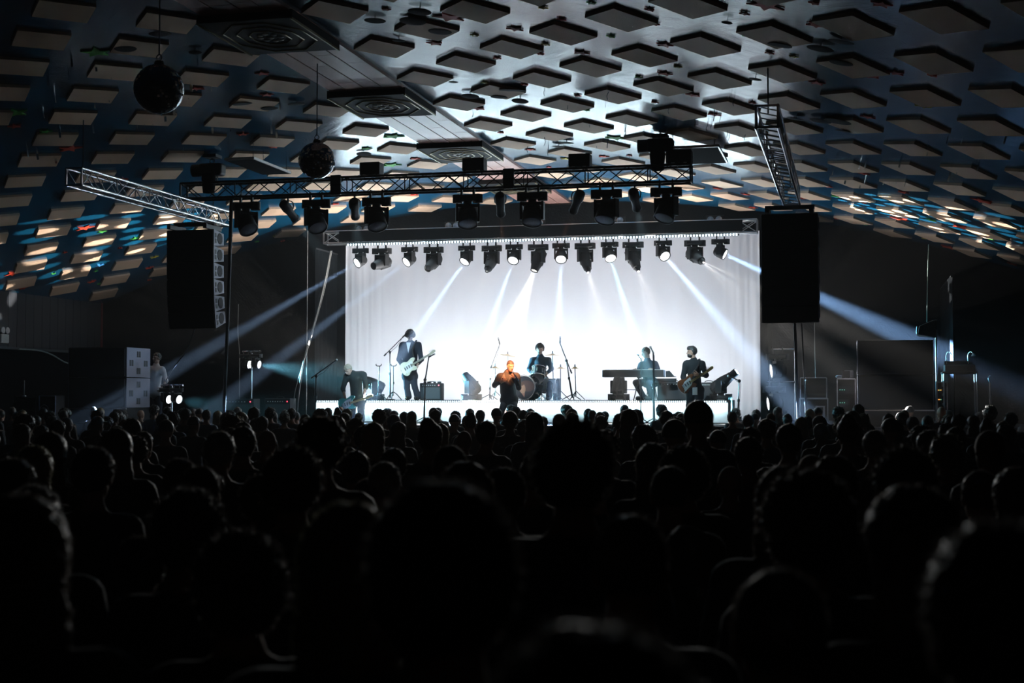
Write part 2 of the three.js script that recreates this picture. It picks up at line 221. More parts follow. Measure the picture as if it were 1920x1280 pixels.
// ---------- ceiling dressing: ridge panels, medallions, stars, discs, loose bits ----------
{ const lanes = [[-0.62, -0.31], [-0.30, 0.04], [0.05, 0.36], [0.37, 0.70]], G = new Map();
  lanes.forEach(([a, b], l) => { let z = -14.6 - l * 0.55; while (z > ZB + 0.05) { const len = Math.min([1.83, 2.44, 1.22][Math.floor(rnd() * 3)], z - ZB), key = l + '_' + len.toFixed(2);
    if (!G.has(key)) G.set(key, bx(b - a - 0.012, 0.06, len - 0.014, 0, -0.03, 0));
    const p = part('ridge_panel', G.get(key), M.ridge, ceiling); p.position.set(XR + (a + b) / 2, HR - 0.004, z - len / 2); z -= len; } });
  M.medal = mat([0.010, 0.009, 0.009], { roughness: 0.85 }); M.gilt = mat([0.30, 0.24, 0.13], { roughness: 0.4, metalness: 0.6 });
  const oct = (r, w, y) => { const g = new THREE.TorusGeometry(r, w, 4, 8); return g.rotateZ(Math.PI / 8).rotateX(Math.PI / 2).translate(0, y, 0); };
  for (const z of [-18.95, -24.0, -29.2, -34.3]) {
    const m = part('medallion', bx(1.42, 0.12, 1.85, 0, -0.06, 0), M.medal, ceiling); m.position.set(XR + 0.02, HR - 0.05, z);
    for (const r of [0.64, 0.46, 0.29]) part('ring', oct(r, 0.012, -0.125).scale(1, 1, 1.3), M.gilt, m);
    part('rim', [bx(0.025, 0.03, 1.85, 0.70, -0.125, 0), bx(0.025, 0.03, 1.85, -0.70, -0.125, 0)], M.gilt, m);
    const pet = []; for (let k = 0; k < 8; k++) pet.push(new THREE.SphereGeometry(0.05, 8, 5).scale(1, 0.3, 1).translate(0.15 * Math.cos(k * Math.PI / 4), -0.125, 0.19 * Math.sin(k * Math.PI / 4)));
    part('rosette', [...pet, new THREE.SphereGeometry(0.06, 8, 5).scale(1, 0.35, 1).translate(0, -0.125, 0)], mat([0.5, 0.48, 0.42], { roughness: 0.5 }), m);
  }
  const starShape = (r) => { const s = new THREE.Shape(); for (let i = 0; i < 10; i++) { const a = i * Math.PI / 5, q = i % 2 ? r * 0.42 : r; s[i ? 'lineTo' : 'moveTo'](q * Math.sin(a), q * Math.cos(a)); } s.closePath();
    return new THREE.ExtrudeGeometry(s, { depth: 0.02, bevelEnabled: false }).rotateX(Math.PI / 2); };
  const SG = [starShape(0.07), starShape(0.13), starShape(0.24)];
  const SM = [mat([0.75, 0.06, 0.02]), mat([0.65, 0.5, 0.04]), mat([0.08, 0.45, 0.06]), mat([0.05, 0.3, 0.7])];
  const stick = (name, px, py, geo, m, drop, rot) => { const p = atCeil(px, py), c = onCeil(0, 0), s = p.x - XR, o = part(name, geo, m, ceiling); o.position.set(p.x, p.y - drop, p.z); o.rotation.set(0, 0, Math.atan(-2 * KC * s)); o.rotateY(rot); return o; };
  // [x, y, size 0..2, colour: red yellow green blue]
  const S = [[724, 15, 0, 0], [966, 52, 1, 0], [890, 64, 0, 1], [815, 79, 1, 0], [1053, 34, 0, 0], [1109, 3, 0, 2], [1018, 12, 0, 1], [1218, 16, 0, 0], [1228, 43, 0, 0], [1246, 82, 1, 0], [1146, 66, 0, 2], [1090, 97, 1, 0], [1023, 81, 0, 1], [1013, 99, 0, 0], [1246, 136, 1, 0], [1198, 143, 0, 2], [1184, 108, 0, 0], [1271, 123, 0, 1], [932, 107, 0, 0], [1083, 178, 0, 0], [1100, 205, 0, 2], [1228, 190, 0, 0], [842, 30, 2, 0], [909, 153, 0, 1], [984, 157, 0, 0], [897, 202, 1, 0], [737, 254, 2, 2], [687, 277, 1, 2], [778, 296, 1, 0], [734, 308, 2, 2], [994, 279, 1, 0], [939, 247, 0, 0], [1154, 257, 2, 2], [1132, 292, 1, 0], [1060, 296, 1, 1], [1029, 312, 0, 0], [1436, 7, 2, 0], [1396, 23, 0, 0], [1530, 44, 1, 0], [1408, 65, 1, 2], [1527, 3, 0, 0], [1443, 97, 0, 0], [1488, 104, 0, 1], [1532, 153, 1, 0], [1339, 213, 1, 0], [1411, 191, 0, 0], [1300, 176, 1, 0], [1653, 5, 1, 0], [1634, 140, 1, 0], [1730, 196, 1, 1], [1680, 134, 1, 0], [1749, 139, 0, 0], [1627, 217, 1, 0], [1620, 324, 1, 0], [1180, 290, 0, 0], [1345, 352, 1, 0], [181, 96, 2, 2], [131, 277, 2, 0], [28, 210, 2, 2], [28, 235, 1, 0], [492, 136, 1, 0], [500, 176, 1, 0], [514, 274, 1, 0], [370, 164, 1, 0], [455, 250, 1, 0], [230, 336, 1, 0], [85, 245, 1, 2], [159, 426, 2, 0], [25, 511, 2, 0], [43, 539, 1, 0], [172, 527, 1, 0], [191, 433, 1, 2], [253, 446, 1, 2], [280, 501, 1, 0], [280, 524, 0, 0], [289, 481, 1, 1], [187, 496, 1, 3], [180, 507, 0, 2], [186, 531, 0, 2], [5, 451, 0, 2], [225, 464, 0, 0], [122, 472, 0, 0], [160, 487, 0, 0], [100, 512, 0, 2], [335, 422, 2, 1], [372, 421, 0, 2], [455, 449, 0, 0], [520, 441, 1, 1], [482, 452, 0, 2], [530, 451, 0, 0], [628, 381, 1, 0], [775, 364, 1, 0], [1551, 348, 1, 0], [1694, 359, 1, 0], [1687, 377, 2, 0], [1568, 367, 1, 2], [1687, 409, 2, 0], [1804, 425, 2, 0], [1780, 463, 2, 0], [1746, 411, 1, 2], [1855, 446, 1, 2], [1853, 461, 1, 2], [1842, 375, 2, 0], [1620, 380, 0, 0], [1569, 409, 0, 0], [1622, 420, 0, 2], [1733, 446, 0, 1], [1824, 391, 1, 2], [1898, 494, 1, 0], [1398, 363, 1, 0], [1412, 388, 1, 0], [1370, 345, 0, 0], [1505, 371, 0, 0]];
  for (const [x, y, k, c] of S) stick('star', x, y, SG[k], SM[c], 0.005, rr(0, 6));
  const discG = lathe([[0.001, -0.05], [0.5, -0.05], [0.97, -0.02], [1, 0], [0.95, 0.02], [0.06, 0.03], [0.05, 0.3], [0.001, 0.3]], 20);
  M.disc = phys([0.012, 0.012, 0.013], { roughness: 0.9, specularIntensity: 0.3 });
  for (const [x, y, r] of [[787, 15, 22], [703, 32, 20], [774, 33, 25], [825, 53, 22], [748, 70, 12], [850, 148, 9], [961, 164, 26], [881, 175, 17], [936, 177, 16], [975, 184, 16], [1062, 263, 14], [1047, 270, 13], [682, 284, 14], [1462, 78, 23], [1538, 84, 25], [1577, 71, 24], [1577, 111, 22], [1571, 222, 25], [1363, 35, 10], [1416, 142, 12], [300, 57, 20], [235, 85, 20], [455, 190, 19], [505, 198, 16], [556, 190, 16], [366, 92, 12], [1538, 221, 20], [1492, 218, 16], [1580, 240, 15]]) {
    const d = atCeil(x, y).distanceTo(EYE), o = stick('disc', x, y, discG, M.disc, 0.05, 0); o.scale.setScalar(r * d / F); o.scale.y = 0.16; o.rotateX(rr(-0.12, 0.12)); }
  const wireG = tube([V(0, 0, 0), V(0.01, -0.05, 0), V(-0.008, -0.11, 0.01), V(0.015, -0.17, 0)], 0.006, 8, 4);
  M.foil = mat([0.7, 0.72, 0.7], { roughness: 0.25, metalness: 1 });
  const foilG = bx(0.035, 0.13, 0.004, 0, -0.065, 0);
  for (let k = 0; k < 34; k++) { const x = rr(880, 1420), y = rr(150, 300); stick('dangling_wire', x, y, wireG, M.black, 0, rr(0, 6)).scale.setScalar(rr(0.6, 1.3)); }
  for (let k = 0; k < 60; k++) { const left = k < 40, x = left ? rr(30, 560) : rr(1560, 1900), y = left ? rr(110, 300) : rr(250, 345); stick('foil_strip', x, y, foilG, M.foil, 0, rr(0, 6)).scale.setScalar(rr(0.5, 1.2)); }
}
// black hanging panels beside the hoists
{ const hp = (px, py, w, Y, label) => { const d = ray(px, py), p = EYE.clone().addScaledVector(d, (Y - EYE.y) / d.y);      // near right corner
    const t = thing('ceiling_baffle', label, 'panel', V(p.x - w / 2, Y, p.z - 0.95), 'black panels hung under the ceiling');
    part('board', bx(w, 0.04, 1.9), M.drape, t);
    const al = mat([0.55, 0.55, 0.55], { roughness: 0.35, metalness: 1 });
    part('edge_strip', bx(0.03, 0.05, 1.9, w / 2, 0, 0), al, t); part('edge_strip', bx(w, 0.05, 0.02, 0, 0, 0.95), al, t);
    for (const [x, z] of [[-1, -1], [1, -1], [-1, 1], [1, 1]]) { const X = x * w * 0.42, top = ceilY(t.position.x + X) - Y + 0.01; part('hanger', cyl(0.006, 0.006, top, 5, X, top / 2, z * 0.85), M.black, t); }
  };
  hp(1347, 273, 0.95, 6.66, 'black panel with bright metal edge, hung beside the hoist over right speakers');
  hp(475, 296, 0.62, 6.6, 'black panel hung under the ceiling beside the mirror ball');
}
// mirror balls
{ const tileG = bx(0.026, 0.026, 0.004);
  const ball = (c, R, label) => {
    const t = thing('mirror_ball', label, 'mirror ball', c, 'mirror balls');
    part('core', new THREE.SphereGeometry(R * 0.985, 32, 20), M.black, t);
    // facets: quads on latitude rings, one mesh
    const pos = [], nor = [], N = Math.round(Math.PI * R / 0.03);
    for (let i = 0; i < N; i++) { const la = (i + 0.5) / N * Math.PI, n = Math.max(4, Math.round(2 * Math.PI * R * Math.sin(la) / 0.03));
      for (let j = 0; j < n; j++) { const lo = (j + 0.5) / n * Math.PI * 2, d = V(Math.sin(la) * Math.cos(lo), Math.cos(la), Math.sin(la) * Math.sin(lo)), a = V(-Math.sin(lo), 0, Math.cos(lo)), b = d.clone().cross(a), h = 0.0138;
        const nn = d.clone().addScaledVector(a, rr(-0.02, 0.02)).addScaledVector(b, rr(-0.02, 0.02)).normalize();
        const q = [[-1, -1], [1, -1], [1, 1], [-1, 1]].map(([u, v]) => d.clone().multiplyScalar(R).addScaledVector(a, u * h).addScaledVector(b, v * h));
        for (const k of [0, 1, 2, 0, 2, 3]) { pos.push(...q[k].toArray()); nor.push(...nn.toArray()); } } }
    const g = new THREE.BufferGeometry(); g.setAttribute('position', new THREE.Float32BufferAttribute(pos, 3)); g.setAttribute('normal', new THREE.Float32BufferAttribute(nor, 3));
    const f = part('mirror_tiles', g, mat([0.6, 0.63, 0.65], { roughness: 0.06, metalness: 1 }), t); f.userData.kind = 'stuff';
    part('cap', lathe([[0.001, 0.05], [0.05, 0.04], [0.06, 0], [0.07, -0.03]], 14).translate(0, R, 0), M.black, t);
    const top = ceilY(c.x) - c.y + 0.02; part('rod', cyl(0.009, 0.009, top - R - 0.12, 6, 0, (top + R + 0.12) / 2, 0), M.black, t); part('hook', new THREE.TorusGeometry(0.035, 0.008, 5, 10).translate(0, R + 0.08, 0), M.black, t);
    part('ceiling_rose', cyl(0.05, 0.07, 0.04, 12, 0, top - 0.02, 0), M.black, t);
  };
  ball(atZ(594, 301, atCeil(594, 112).z), 0.29, 'mirror ball hung on a rod from the ridge panels above the front truss');
  ball(atDepth(298, 167, 16.6), 0.29, 'mirror ball hung over the crowd, farther from the stage than the other one');
}
// ---------- wall dressing ----------
{ const bm = mat([0.055, 0.06, 0.07], { roughness: 0.7 }), g = bx(0.05, 1.5, 0.385), y0 = 3.98;
  for (let z = ZB + 0.21; z < -29; z += 0.4) part('board', g, bm, wallLeft).position.set(XL + 0.03 - wallLeft.position.x, y0, z);
  part('ledge', bx(0.22, 0.07, 12, XL + 0.1, 3.2, -33), mat([0.10, 0.12, 0.13], { roughness: 0.5 }), wallLeft);
  part('corner_trim', bx(0.06, 1.5, 0.06, XL + 0.06, y0, ZB + 0.04), mat([0.25, 0.05, 0.06]), wallLeft, 'dull red corner strip');
  const rm = mat([0.35, 0.28, 0.08], { roughness: 0.4 }), p0 = atZ(93, 702, -36.4), p1 = atZ(116, 702, -36.4);
  const rl = thing('railing', 'short railing of five yellowish bars against the side wall', 'railing', V(p0.x, 2.16, -36.4)); for (let k = 0; k < 5; k++) part('bar', cyl(0.022, 0.022, 0.52, 8, (p1.x - p0.x) * k / 4, 0.26, 0), rm, rl); part('top_rail', bx(p1.x - p0.x + 0.1, 0.03, 0.05, (p1.x - p0.x) / 2, 0.53, 0), M.black, rl); part('bottom_rail', bx(p1.x - p0.x + 0.1, 0.03, 0.05, (p1.x - p0.x) / 2, 0, 0), M.black, rl);
  const cz = -34.9; solo('cable', tube([V(XL + 0.24, 3.18, -33.6), V(XL + 0.24, 3.17, -34.6), V(XL + 0.24, 3.08, -35.2), V(XL + 0.2, 2.88, -36.0), V(XL + 0.15, 2.82, -37.0), V(XL + 0.12, 2.9, -37.9)], 0.022, 40, 6), mat([0.35, 0.45, 0.45]), 'pale cable looping along the side wall under the boards', 'cable');
  // emergency light with two round lamps on the boarded wall
  const e = thing('emergency_light', 'white emergency light box with two round lamps on the boarded wall', 'emergency light', V(XL + 0.06, 3.44, -33.1)); part('box', rbx(0.1, 0.24, 0.36, 0.02, 0.05, 0, 0), mat([0.75, 0.78, 0.76]), e); for (const z of [-0.1, 0.1]) { part('lamp_head', lathe([[0.001, -0.05], [0.06, -0.04], [0.085, 0.02], [0.085, 0.04], [0.001, 0.05]], 16).rotateZ(-Math.PI / 2).translate(0.07, 0.22, z), mat([0.7, 0.72, 0.72]), e); part('neck', cyl(0.02, 0.02, 0.06, 8, 0.05, 0.14, z), M.black, e); }
}
// pairs of round lamps on the wall above the stage
{ const glass = phys([0.55, 0.65, 0.75], { roughness: 0.08, clearcoat: 1 }), g1 = new THREE.SphereGeometry(0.085, 16, 12), rim = new THREE.TorusGeometry(0.086, 0.01, 6, 20);
  [[680, 429, 'above the suited guitarist'], [848, 423, 'between guitarist and drummer'], [1005, 418, 'over the drum kit'], [1155, 413, 'over the keyboard'], [1340, 411, 'nearest the keyboard-side speakers']].forEach(([px, py, w]) => { const p = atZ(px, py, ZB + 0.12), t = thing('twin_lamp', `pair of round glass lamps above the stage, ${w}`, 'lamp', p, 'twin lamps above the stage'); part('back_plate', rbx(0.5, 0.24, 0.05, 0.02, 0, 0, -0.09), M.black, t); for (const x of [-0.11, 0.11]) { const b = part('globe', g1, glass, t); b.position.x = x; part('rim', rim, M.chrome0 || (M.chrome0 = mat([0.75, 0.75, 0.76], { roughness: 0.15, metalness: 1 })), t).position.x = x; } }); }
// ---------- stage ----------
const DECK = 1.3, RISER = 1.84;
struct('floor_stage', bx(23.4, DECK, 8.5, -8.0, DECK / 2, -33.85), M.deck);
const BDZ = -37.45, bdl = atZ(648, 600, BDZ).x, bdr = atZ(1425, 600, BDZ).x, BDW = bdr - bdl, BDX = (bdl + bdr) / 2;
const backdropG = (() => { const g = new THREE.PlaneGeometry(BDW, 4.95, 160, 12), p = g.attributes.position;
  for (let i = 0; i < p.count; i++) { const x = p.getX(i), e = Math.max(0, Math.abs(x) - 4.3); p.setZ(i, 0.003 * Math.sin(x * 9) + 0.022 * Math.min(1, e) * Math.sin(x * 34 + p.getY(i) * 0.8) + 0.012 * noise3(x * 2, p.getY(i) * .5, 1)); }
  g.computeVertexNormals(); return g; })();
const backdrop = solo('backdrop', backdropG, M.cloth, 'large white cloth backdrop hung behind the band', 'backdrop');
backdrop.position.set(BDX, DECK + 2.47, BDZ);
const riser = thing('riser', 'long white stage riser under the band with lit front', 'riser', V(-7.86, DECK, -33.0));
part('platform', bx(10.12, RISER - DECK, 1.8, 0, (RISER - DECK) / 2, -0.9), M.deck, riser);
part('front_cloth', bx(10.1, RISER - DECK - 0.08, 0.02, 0, (RISER - DECK) / 2 - 0.02, 0.02), M.cloth, riser);
// floor battens that light the cloth, hidden behind the riser
M.flood = glow([0.93, 0.95, 1]);
const CYC = 7;
for (let k = 0; k < 8; k++) { const x = BDX + (k - 3.5) * 1.36, t = thing('floor_batten', 'flood batten on the deck behind the riser, washing the backdrop', 'stage light', V(x, DECK, BDZ + 2.25), 'flood battens behind the riser');
  part('case', bx(1.24, 0.12, 0.2, 0, 0.08, 0), M.black, t); part('lens', bx(1.18, 0.01, 0.15, 0, 0.145, 0), M.flood, t); part('foot', bx(0.04, 0.04, 0.22, -0.5, 0.02, 0), M.black, t); part('foot', bx(0.04, 0.04, 0.22, 0.5, 0.02, 0), M.black, t); }
rectLight([0.86, 0.93, 1.0], CYC, 10.8, 0.2, V(BDX, DECK + 0.17, BDZ + 2.25), V(BDX, 6.2, BDZ + 1.1));
// LED strip along the riser's front edge
rectLight([0.62, 0.93, 1.0], 6, 10.1, 0.05, V(-7.86, RISER - 0.045, -32.86), V(-7.86, RISER - 0.6, -33.0));
{ const t = thing('masking_drape', 'black masking drape in the wing behind the mixing desk', 'drape', V(2.15, DECK, -35.0)), g = new THREE.PlaneGeometry(4.0, 3.3, 80, 2).rotateY(-Math.PI / 2), q = g.attributes.position; for (let i = 0; i < q.count; i++) q.setX(i, 0.04 * Math.sin(q.getZ(i) * 14)); g.computeVertexNormals(); part('drape', g.translate(0, 1.65, 0), M.drape, t); part('top_bar', bx(0.04, 0.04, 4.1, 0, 3.3, 0), M.black, t); }
// black masking legs beside the backdrop
for (const [x, k] of [[bdl - 0.25, 0], [bdr + 0.3, 1]]) { const g = new THREE.PlaneGeometry(1.6, 4.6, 48, 2).rotateY(Math.PI / 2), q = g.attributes.position; for (let i = 0; i < q.count; i++) q.setX(i, 0.015 * Math.sin(q.getZ(i) * 22)); g.computeVertexNormals(); const t = thing('masking_curtain', k ? 'black masking drape at the keyboard end of the backdrop' : 'black masking drape at the crouching guitarist\'s end of the backdrop', 'drape', V(x, DECK, BDZ + 0.85), 'masking drapes'); part('drape', g.translate(0, 2.3, 0), M.drape, t); part('top_bar', bx(0.04, 0.04, 1.65, 0, 4.6, 0), M.black, t); part('weight', bx(0.1, 0.03, 1.6, 0, 0.015, 0), M.black, t); }
// ---------- trusses ----------
M.steel = mat([0.55, 0.55, 0.56], { roughness: 0.32, metalness: 1 });
M.chrome = mat([0.75, 0.75, 0.76], { roughness: 0.15, metalness: 1 });
M.blackPaint = phys([0.009, 0.009, 0.010], { roughness: 0.6 });
function trussThing(name, label, L, size, bay, m, group) {       // box truss along +x, centred, square section
  const t = thing(name, label, 'truss', null, group), h = size / 2, n = Math.round(L / bay), b = L / n;
  for (const [y, z] of [[h, h], [h, -h], [-h, h], [-h, -h]]) part('chord', cyl(0.025, 0.025, L, 10).rotateZ(Math.PI / 2).translate(0, y, z), m, t);
  const up = [bar(V(-b / 2, -h, 0), V(b / 2, h, 0), 0.011, 5), bar(V(-b / 2, h, 0), V(b / 2, -h, 0), 0.011, 5)], post = bar(V(0, -h, 0), V(0, h, 0), 0.012, 5), lay = bar(V(-b / 2, 0, -h), V(b / 2, 0, h), 0.011, 5);
  for (let k = 0; k < n; k++) { const x = -L / 2 + b * (k + 0.5);
    for (const z of [h, -h]) { const o = part('brace', up[(k + (z > 0 ? 0 : 1)) % 2], m, t); o.position.set(x, 0, z); if (z > 0 && k % 3 !== 1) part('brace', up[(k + 1) % 2], m, t).position.set(x, 0, z); if (k % 3 === 0) part('post', post, m, t).position.set(x - b / 2, 0, z); }
    part('cross_brace', lay, m, t).position.set(x, h, 0); part('cross_brace', lay, m, t).position.set(x, -h, 0); }
  for (const x of [-L / 2, L / 2]) part('end_frame', [bx(0.03, size, 0.03, x, 0, h), bx(0.03, size, 0.03, x, 0, -h), bx(0.03, 0.03, size, x, h, 0), bx(0.03, 0.03, size, x, -h, 0)], m, t);
  return t;
}
const FTZ = -27, FTY = 6.16;                                     // front truss
const ftL = atZ(345, 345, FTZ).x, ftR = atZ(1296, 325, FTZ).x;
const frontTruss = trussThing('lighting_truss', 'black box truss across the hall in front of the stage, carrying spotlights', ftR - ftL, 0.32, 0.4, M.blackPaint);
frontTruss.position.set((ftL + ftR) / 2, FTY, FTZ);
const rearL = atZ(612, 455, -34.3).x, rearR = atZ(1420, 430, -34.3).x;
const rearTruss = trussThing('lighting_truss', 'dark truss over the backdrop with the row of moving lights', rearR - rearL, 0.3, 0.45, M.steel);
rearTruss.position.set((rearL + rearR) / 2, 5.98, -34.25);
{ const cover = part('cover', bx((rearR - rearL) * 0.93, 0.27, 0.02, 0.05, 0.015, 0.19), M.blackMatt, rearTruss); }
for (const [x, za, zb, label] of [[-13.3, -22.4, -28.6, 'silver box truss running out over the crowd above the left speakers'], [-1.13, -19.8, -27.9, 'silver box truss running out over the crowd above the right speakers']]) {
  const t = trussThing('outrigger_truss', label, za - zb, 0.3, 0.42, M.chrome, 'outrigger trusses'); t.rotation.y = Math.PI / 2; t.position.set(x, 5.78, (za + zb) / 2);
  for (const z of [za - 0.3, zb + 0.6]) part('hanger', bar(V(-(z - (za + zb) / 2), 0.1, 0), V(-(z - (za + zb) / 2), ceilY(x) - 5.78 + 0.02, 0), 0.012, 5), M.black, t);
}
// hoists and chains that carry the trusses
function hoist(x, y, z, lo, label) {                             // y: body centre, lo: bottom of the chain
  const t = thing('chain_hoist', label, 'hoist', V(x, y, z), 'chain hoists'), up = ceilY(x) - y;
  part('body', rbx(0.52, 0.26, 0.28, 0.06), M.blackPaint, t); part('motor_cap', cyl(0.13, 0.13, 0.2, 16).rotateZ(Math.PI / 2).translate(-0.33, 0, 0), M.blackPaint, t);
  part('chain_bag', lathe([[0.001, -0.5], [0.12, -0.48], [0.15, -0.2], [0.14, -0.1]], 14).translate(-0.05, 0, 0.05), M.blackMatt, t);
  part('chain', cyl(0.014, 0.014, y - 0.1 - lo, 5, 0.12, -(y - lo) / 2, 0), M.steel, t);
  part('hook', [new THREE.TorusGeometry(0.05, 0.015, 6, 12).translate(0, 0.18, 0), cyl(0.012, 0.012, Math.max(0.02, up - 0.27), 5, 0, 0.2 + (up - 0.27) / 2, 0)], M.blackPaint, t);
  part('beam_clamp', bx(0.3, 0.06, 0.3, 0, up - 0.07, 0), M.blackPaint, t);
}
hoist(atZ(1238, 250, FTZ).x, 6.72, FTZ, FTY + 0.14, 'black chain hoist over the right end of the front truss');
hoist(atZ(398, 285, FTZ).x, 6.60, FTZ, FTY + 0.14, 'black chain hoist over the left end of the front truss');
// boxes on top of the front truss
for (const [px, w, label] of [[697, 0.42, 'first box from the left hoist'], [890, 0.44, 'second box from the left hoist'], [1088, 0.42, 'third box from the left hoist'], [1275, 0.46, 'box beside the right hoist']]) {
  const t = thing('dimmer_box', 'black dimmer box on top of the front truss, ' + label, 'dimmer box', V(atZ(px, 310, FTZ).x, FTY + 0.19, FTZ), 'boxes on the front truss');
  part('case', rbx(w, 0.26, 0.3, 0.02, 0, 0.13, 0), M.blackPaint, t); part('bracket', bx(0.06, 0.02, 0.34, -w / 4, 0.0, 0), M.steel, t); part('bracket', bx(0.06, 0.02, 0.34, w / 4, 0.0, 0), M.steel, t);
}
for (const px of [958, 636]) { const t = thing('splitter_box', 'black splitter box strapped to the front truss', 'box', V(atZ(px, 340, FTZ).x, FTY, FTZ + 0.2), 'splitter boxes on the front truss'); part('case', rbx(0.22, 0.4, 0.06, 0.015), M.blackPaint, t); part('strap', bx(0.23, 0.02, 0.07), M.blackMatt, t); }

// ---------- stage lights ----------
M.lamp = glow([0.85, 0.93, 1]);
M.lampWarm = glow([1, 0.92, 0.85]);
M.lensOff = phys([0.015, 0.016, 0.018], { roughness: 0.45 });
const mhG = (() => {
  const base = merged([rbx(0.34, 0.09, 0.2, 0.03, 0, -0.13, 0), cyl(0.07, 0.07, 0.12, 14, -0.15, -0.14, 0), cyl(0.07, 0.07, 0.12, 14, 0.15, -0.14, 0), cyl(0.06, 0.06, 0.06, 14, 0, -0.2, 0)]);
  const hook = merged([bx(0.03, 0.08, 0.04, 0, -0.05, 0), new THREE.TorusGeometry(0.034, 0.009, 5, 12, Math.PI * 1.4).rotateY(Math.PI / 2).translate(0, 0.0, 0)]);
  const yoke = (w) => merged([rbx(w + 0.07, 0.05, 0.12, 0.015, 0, -0.24, 0), rbx(0.035, 0.26, 0.13, 0.012, -w / 2 - 0.018, -0.34, 0), rbx(0.035, 0.26, 0.13, 0.012, w / 2 + 0.018, -0.34, 0)]);
  return { base, hook, yokeW: yoke(0.27), yokeP: yoke(0.25),
    wash: lathe([[0.001, -0.16], [0.09, -0.155], [0.12, -0.12], [0.133, -0.03], [0.14, 0.09], [0.145, 0.125], [0.128, 0.13], [0.126, 0.115], [0.001, 0.115]], 22),
    washFin: merged([0, 1, 2].map((k) => new THREE.TorusGeometry(0.13, 0.006, 5, 20).rotateX(Math.PI / 2).translate(0, -0.05 + k * 0.045, 0))),
    washLens: lathe([[0.001, 0.125], [0.09, 0.122], [0.124, 0.114]], 22),
    prof: lathe([[0.001, -0.22], [0.10, -0.215], [0.125, -0.17], [0.125, 0.02], [0.115, 0.1], [0.085, 0.24], [0.083, 0.27], [0.066, 0.27], [0.06, 0.25], [0.001, 0.25]], 20),
    profFin: merged([rbx(0.06, 0.3, 0.262, 0.01, 0, -0.05, 0), rbx(0.262, 0.12, 0.06, 0.01, 0, -0.12, 0)]),
    profLens: lathe([[0.001, 0.262], [0.04, 0.259], [0.06, 0.252]], 18) };
})();
// a moving head: hangs at pos (hook level) or stands on the floor (flip); head aims at a world point
function movingHead(kind, pos, aim, opt) {
  const { label, group, lit, floor, color = [0.8, 0.88, 1], I = 0, ang = 0.05, rad = 4, pen = 0.3, gobo, stretch = 1 } = opt;
  const t = thing(opt.name || (kind === 'wash' ? 'wash_light' : 'spot_light'), label, 'stage light', pos, group), fl = floor ? -1 : 1;
  const piv = V(0, -0.40 * fl, 0), d = aim.clone().sub(pos).sub(piv).normalize(), S = opt.scale || 1;
  const pan = Math.atan2(d.x, d.z);
  const q = new THREE.Group(); q.name = 'mount'; 
  const put = (n, g, m) => { const o = part(n, g, m, t); if (floor) o.rotation.x = Math.PI; o.scale.setScalar(S); return o; };
  put('base', mhG.base, M.blackPaint);
  if (!floor) for (const x of [-0.09, 0.09]) { const h = put('hook', mhG.hook, M.blackPaint); h.position.x = x * S; }
  const y = put('yoke', kind === 'wash' ? mhG.yokeW : mhG.yokeP, M.blackPaint); y.rotation.y = (floor ? -1 : 1) * (pan) ; if (floor) y.rotation.set(Math.PI, 0, 0), y.rotateY(-pan);
  const h = part('head', kind === 'wash' ? mhG.wash : mhG.prof, M.blackPaint, t); h.position.copy(piv).multiplyScalar(S); h.scale.setScalar(S);
  h.quaternion.setFromUnitVectors(UPV, d);
  part('cooling_fins', kind === 'wash' ? mhG.washFin : mhG.profFin, M.black, h);
  part('lens', kind === 'wash' ? mhG.washLens : mhG.profLens, lit ? (opt.warm ? M.lampWarm : M.lamp) : M.lensOff, h);
  if (I || opt.spill) { const from = pos.clone().addScaledVector(piv, S).addScaledVector(d, (kind === 'wash' ? 0.15 : 0.275) * S); if (I) spotLight(color, I, ang, pen, rad, from, from.clone().add(d));
    if (opt.spill) spotLight([1, 0.95, 0.88], opt.spill, opt.spillAng || 0.2, 1, 3, from, opt.spillAt);
    if (gobo) part('gobo_wheel', gobo, M.black, h); }
  return t;
}
// ---------- the row of moving lights under the rear truss ----------
const goboPlate = (list, R, y) => { const s = new THREE.Shape(); s.absarc(0, 0, R, 0, Math.PI * 2); for (const [x, z, r] of list) { const h = new THREE.Path(); h.absarc(x, z, r, 0, Math.PI * 2, true); s.holes.push(h); }
  return merged([new THREE.ExtrudeGeometry(s, { depth: 0.0015, bevelEnabled: false, curveSegments: 10 }).rotateX(-Math.PI / 2).translate(0, y, 0), new THREE.CylinderGeometry(R, 0.075, y - 0.25, 20, 1, true).translate(0, (y + 0.25) / 2, 0)]); };
const dots = (R, p, r, jit = 0) => { const a = []; const n = Math.ceil(R / p) + 1; for (let j = -n; j <= n; j++) for (let i = -n; i <= n; i++) { const x = (i + (j & 1) / 2) * p + rr(-jit, jit), z = j * p * 0.866 + rr(-jit, jit), k = r * rr(0.8, 1.12); if (Math.hypot(x, z) + k < R * 0.95) a.push([x, z, k]); } return a; };
const ringDots = (R, n, r, c) => { const a = c ? [[0, 0, r]] : []; for (let k = 0; k < n; k++) a.push([R * Math.cos(k / n * 6.2832), R * Math.sin(k / n * 6.2832), r]); return a; };
